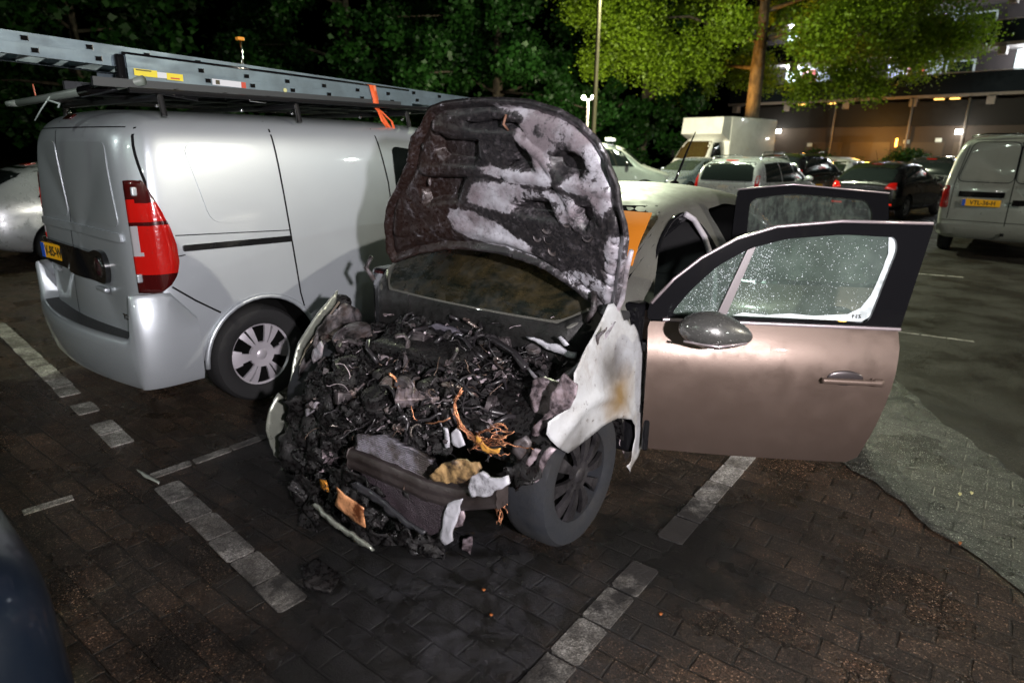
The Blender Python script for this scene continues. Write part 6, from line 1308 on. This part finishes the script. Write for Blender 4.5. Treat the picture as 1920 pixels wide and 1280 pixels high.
# rear door
RDo = door_frame('rear_door', .885, 2.40, math.atan2(.42, .906), 'black framed rear door standing open behind the front door')
dsheet('door_skin', [(0, .28), (0, .93), (.84, .94), (.84, .60), (.74, .28)], 0, DPM, RDo, .05, .05, fy=lambda x, z: ybulge(z))
o2 = smooth_poly([(-.02, .93), (.0, 1.44), (.30, 1.475), (.80, 1.44), (.84, .93)], .02); i2 = smooth_poly([(.065, .96), (.075, 1.395), (.30, 1.43), (.69, 1.405), (.725, 1.35), (.74, .96)], .05)
f2 = ringsheet('window_frame', o2, i2, .0, BLACKP, RDo, .045, lean=lean_r)
DG2 = principled('misted_glass', (.10, .13, .11), .5, 0, .2); t = NT(DG2); v = t.coord(scale=(1, 1, .25)); tr = t.n('ShaderNodeBsdfTransparent'); mx = t.n('ShaderNodeMixShader'); mx.inputs[0].default_value = .5; t.l(tr.outputs[0], mx.inputs[1]); t.l(t.b.outputs[0], mx.inputs[2]); t.l(mx.outputs[0], t.t.nodes['Material Output'].inputs[0])
t.l(t.mix(t.ramp(t.noise(v, 40, 5, .7), [(.42, 0.), (.6, 1.)]), (.006, .010, .008), (.05, .07, .055)), t.b.inputs['Base Color']); t.bump(t.noise(v, 70, 4), .5, .004)
dsheet('window_glass', i2, .022, DG2, RDo, .004, .08, fy=lambda x, z: lean_r(z))
b = MB(); b.tube([(0, lean_r(1.44)-.008, 1.445), (.30, lean_r(1.47)-.008, 1.48), (.80, lean_r(1.44)-.008, 1.445)], .005, 6); b.build('frame_trim', principled('bright_trim', (.42, .36, .38), .3, .6), f2, True)
b = MB(); b.rbox((.60, -.095, .80), (.25, .03, .03), .012); b.build('door_handle', DPM, RDo)
b = MB(); b.blob((.58, -.068, .805), (.075, .008, .034), 0, 1, 3); b.build('handle_cup', principled('cup_dark', (.06, .05, .052), .3, .5), RDo, True)
# ------------------------------------------------------------------ things lying on the ground
def debris(name, label, poly, mat, cat, z=.012, group=None, th=.006, crumple=.01):
    c = sum((U(px, py, 'z', 0) for px, py in poly), Vector())/len(poly); wc = WO + HLv*c.x + HBv*c.y; e = empty(name, (wc.x, wc.y, 0), WAZ, label, cat, group)
    P = [U(px, py, 'z', z) for px, py in poly]; pl = [(p.x-c.x, p.y-c.y) for p in P]; V2, F = fill2d(pl, .015)
    so = Vector((random.random()*9, 3, 1)); o = mesh('flake', [(x, y, z + crumple*abs(mnoise.noise(Vector((x*20, y*20, 0))+so))) for x, y in V2], F, mat, e, True); md = o.modifiers.new('s', 'SOLIDIFY'); md.thickness = th; bake(o); return e
debris('debris_piece', 'small pale ragged scrap lying in front of the burnt car', [(868, 1008), (886, 1006), (886, 1020), (882, 1038), (876, 1032), (866, 1028)], PK, 'debris', .03, 'scraps of the burnt car')
debris('debris_piece', 'dark curved plastic strip in front of the bumper', [(738, 1010), (760, 1014), (794, 1010), (796, 1016), (762, 1020), (736, 1016)], PK, 'debris', .02, 'scraps of the burnt car')
debris('debris_piece', 'thin silver strip lying near the top of the white block line', [(256, 880), (262, 881), (300, 902), (298, 906), (270, 893)], principled('strip_silver', (.45, .48, .42), .35, .4), 'debris', .012, 'scraps of the burnt car')
debris('debris_piece', 'black melted lump on the wet paving left of the front wheel', [(560, 1065), (600, 1050), (640, 1080), (620, 1110), (575, 1100)], CHAR, 'debris', .01, 'scraps of the burnt car', .012, .02)
LF = [principled('leaf_orange', (.30, .09, .02), .6), principled('leaf_yellow', (.55, .50, .25), .6)]
lf = [((1239, 1150), 0, 'orange leaf on the pavers right of the white block line'), ((907, 1105), 0, 'orange speck of leaf below the front of the burnt car'), ((1800, 926), 1, 'pale yellow leaf on the grey paving at the right'), ((1822, 924), 1, 'yellow leaf just right of another on the grey paving'), ((921, 1152), 0, 'little orange leaf near the bottom centre'), ((1800, 1018), 0, 'brown orange leaf at the edge of the grey paving')]
for (p, k, lab) in lf:
    x, y = p; debris('fallen_leaf', lab, [(x-4, y-2), (x-1, y-4), (x+4, y-1), (x+2, y+2), (x-1, y+3)], LF[k], 'leaf', .008, 'fallen leaves on the paving', .002, .006)
# ------------------------------------------------------------------ dark blue car corner at the left
BCP = paint('dark_blue_paint', (.003, .008, .018), .1, .4, .3, .1, (.01, .01, .012), .1)
parked('blue_car', 'dark blue car whose rounded rear corner fills the bottom left', 'car', (-1.33, 1.40), 220, 'hatch', 4.0, 1.7, 1.45, BCP, '', tail=False, group='cars near the photographer')
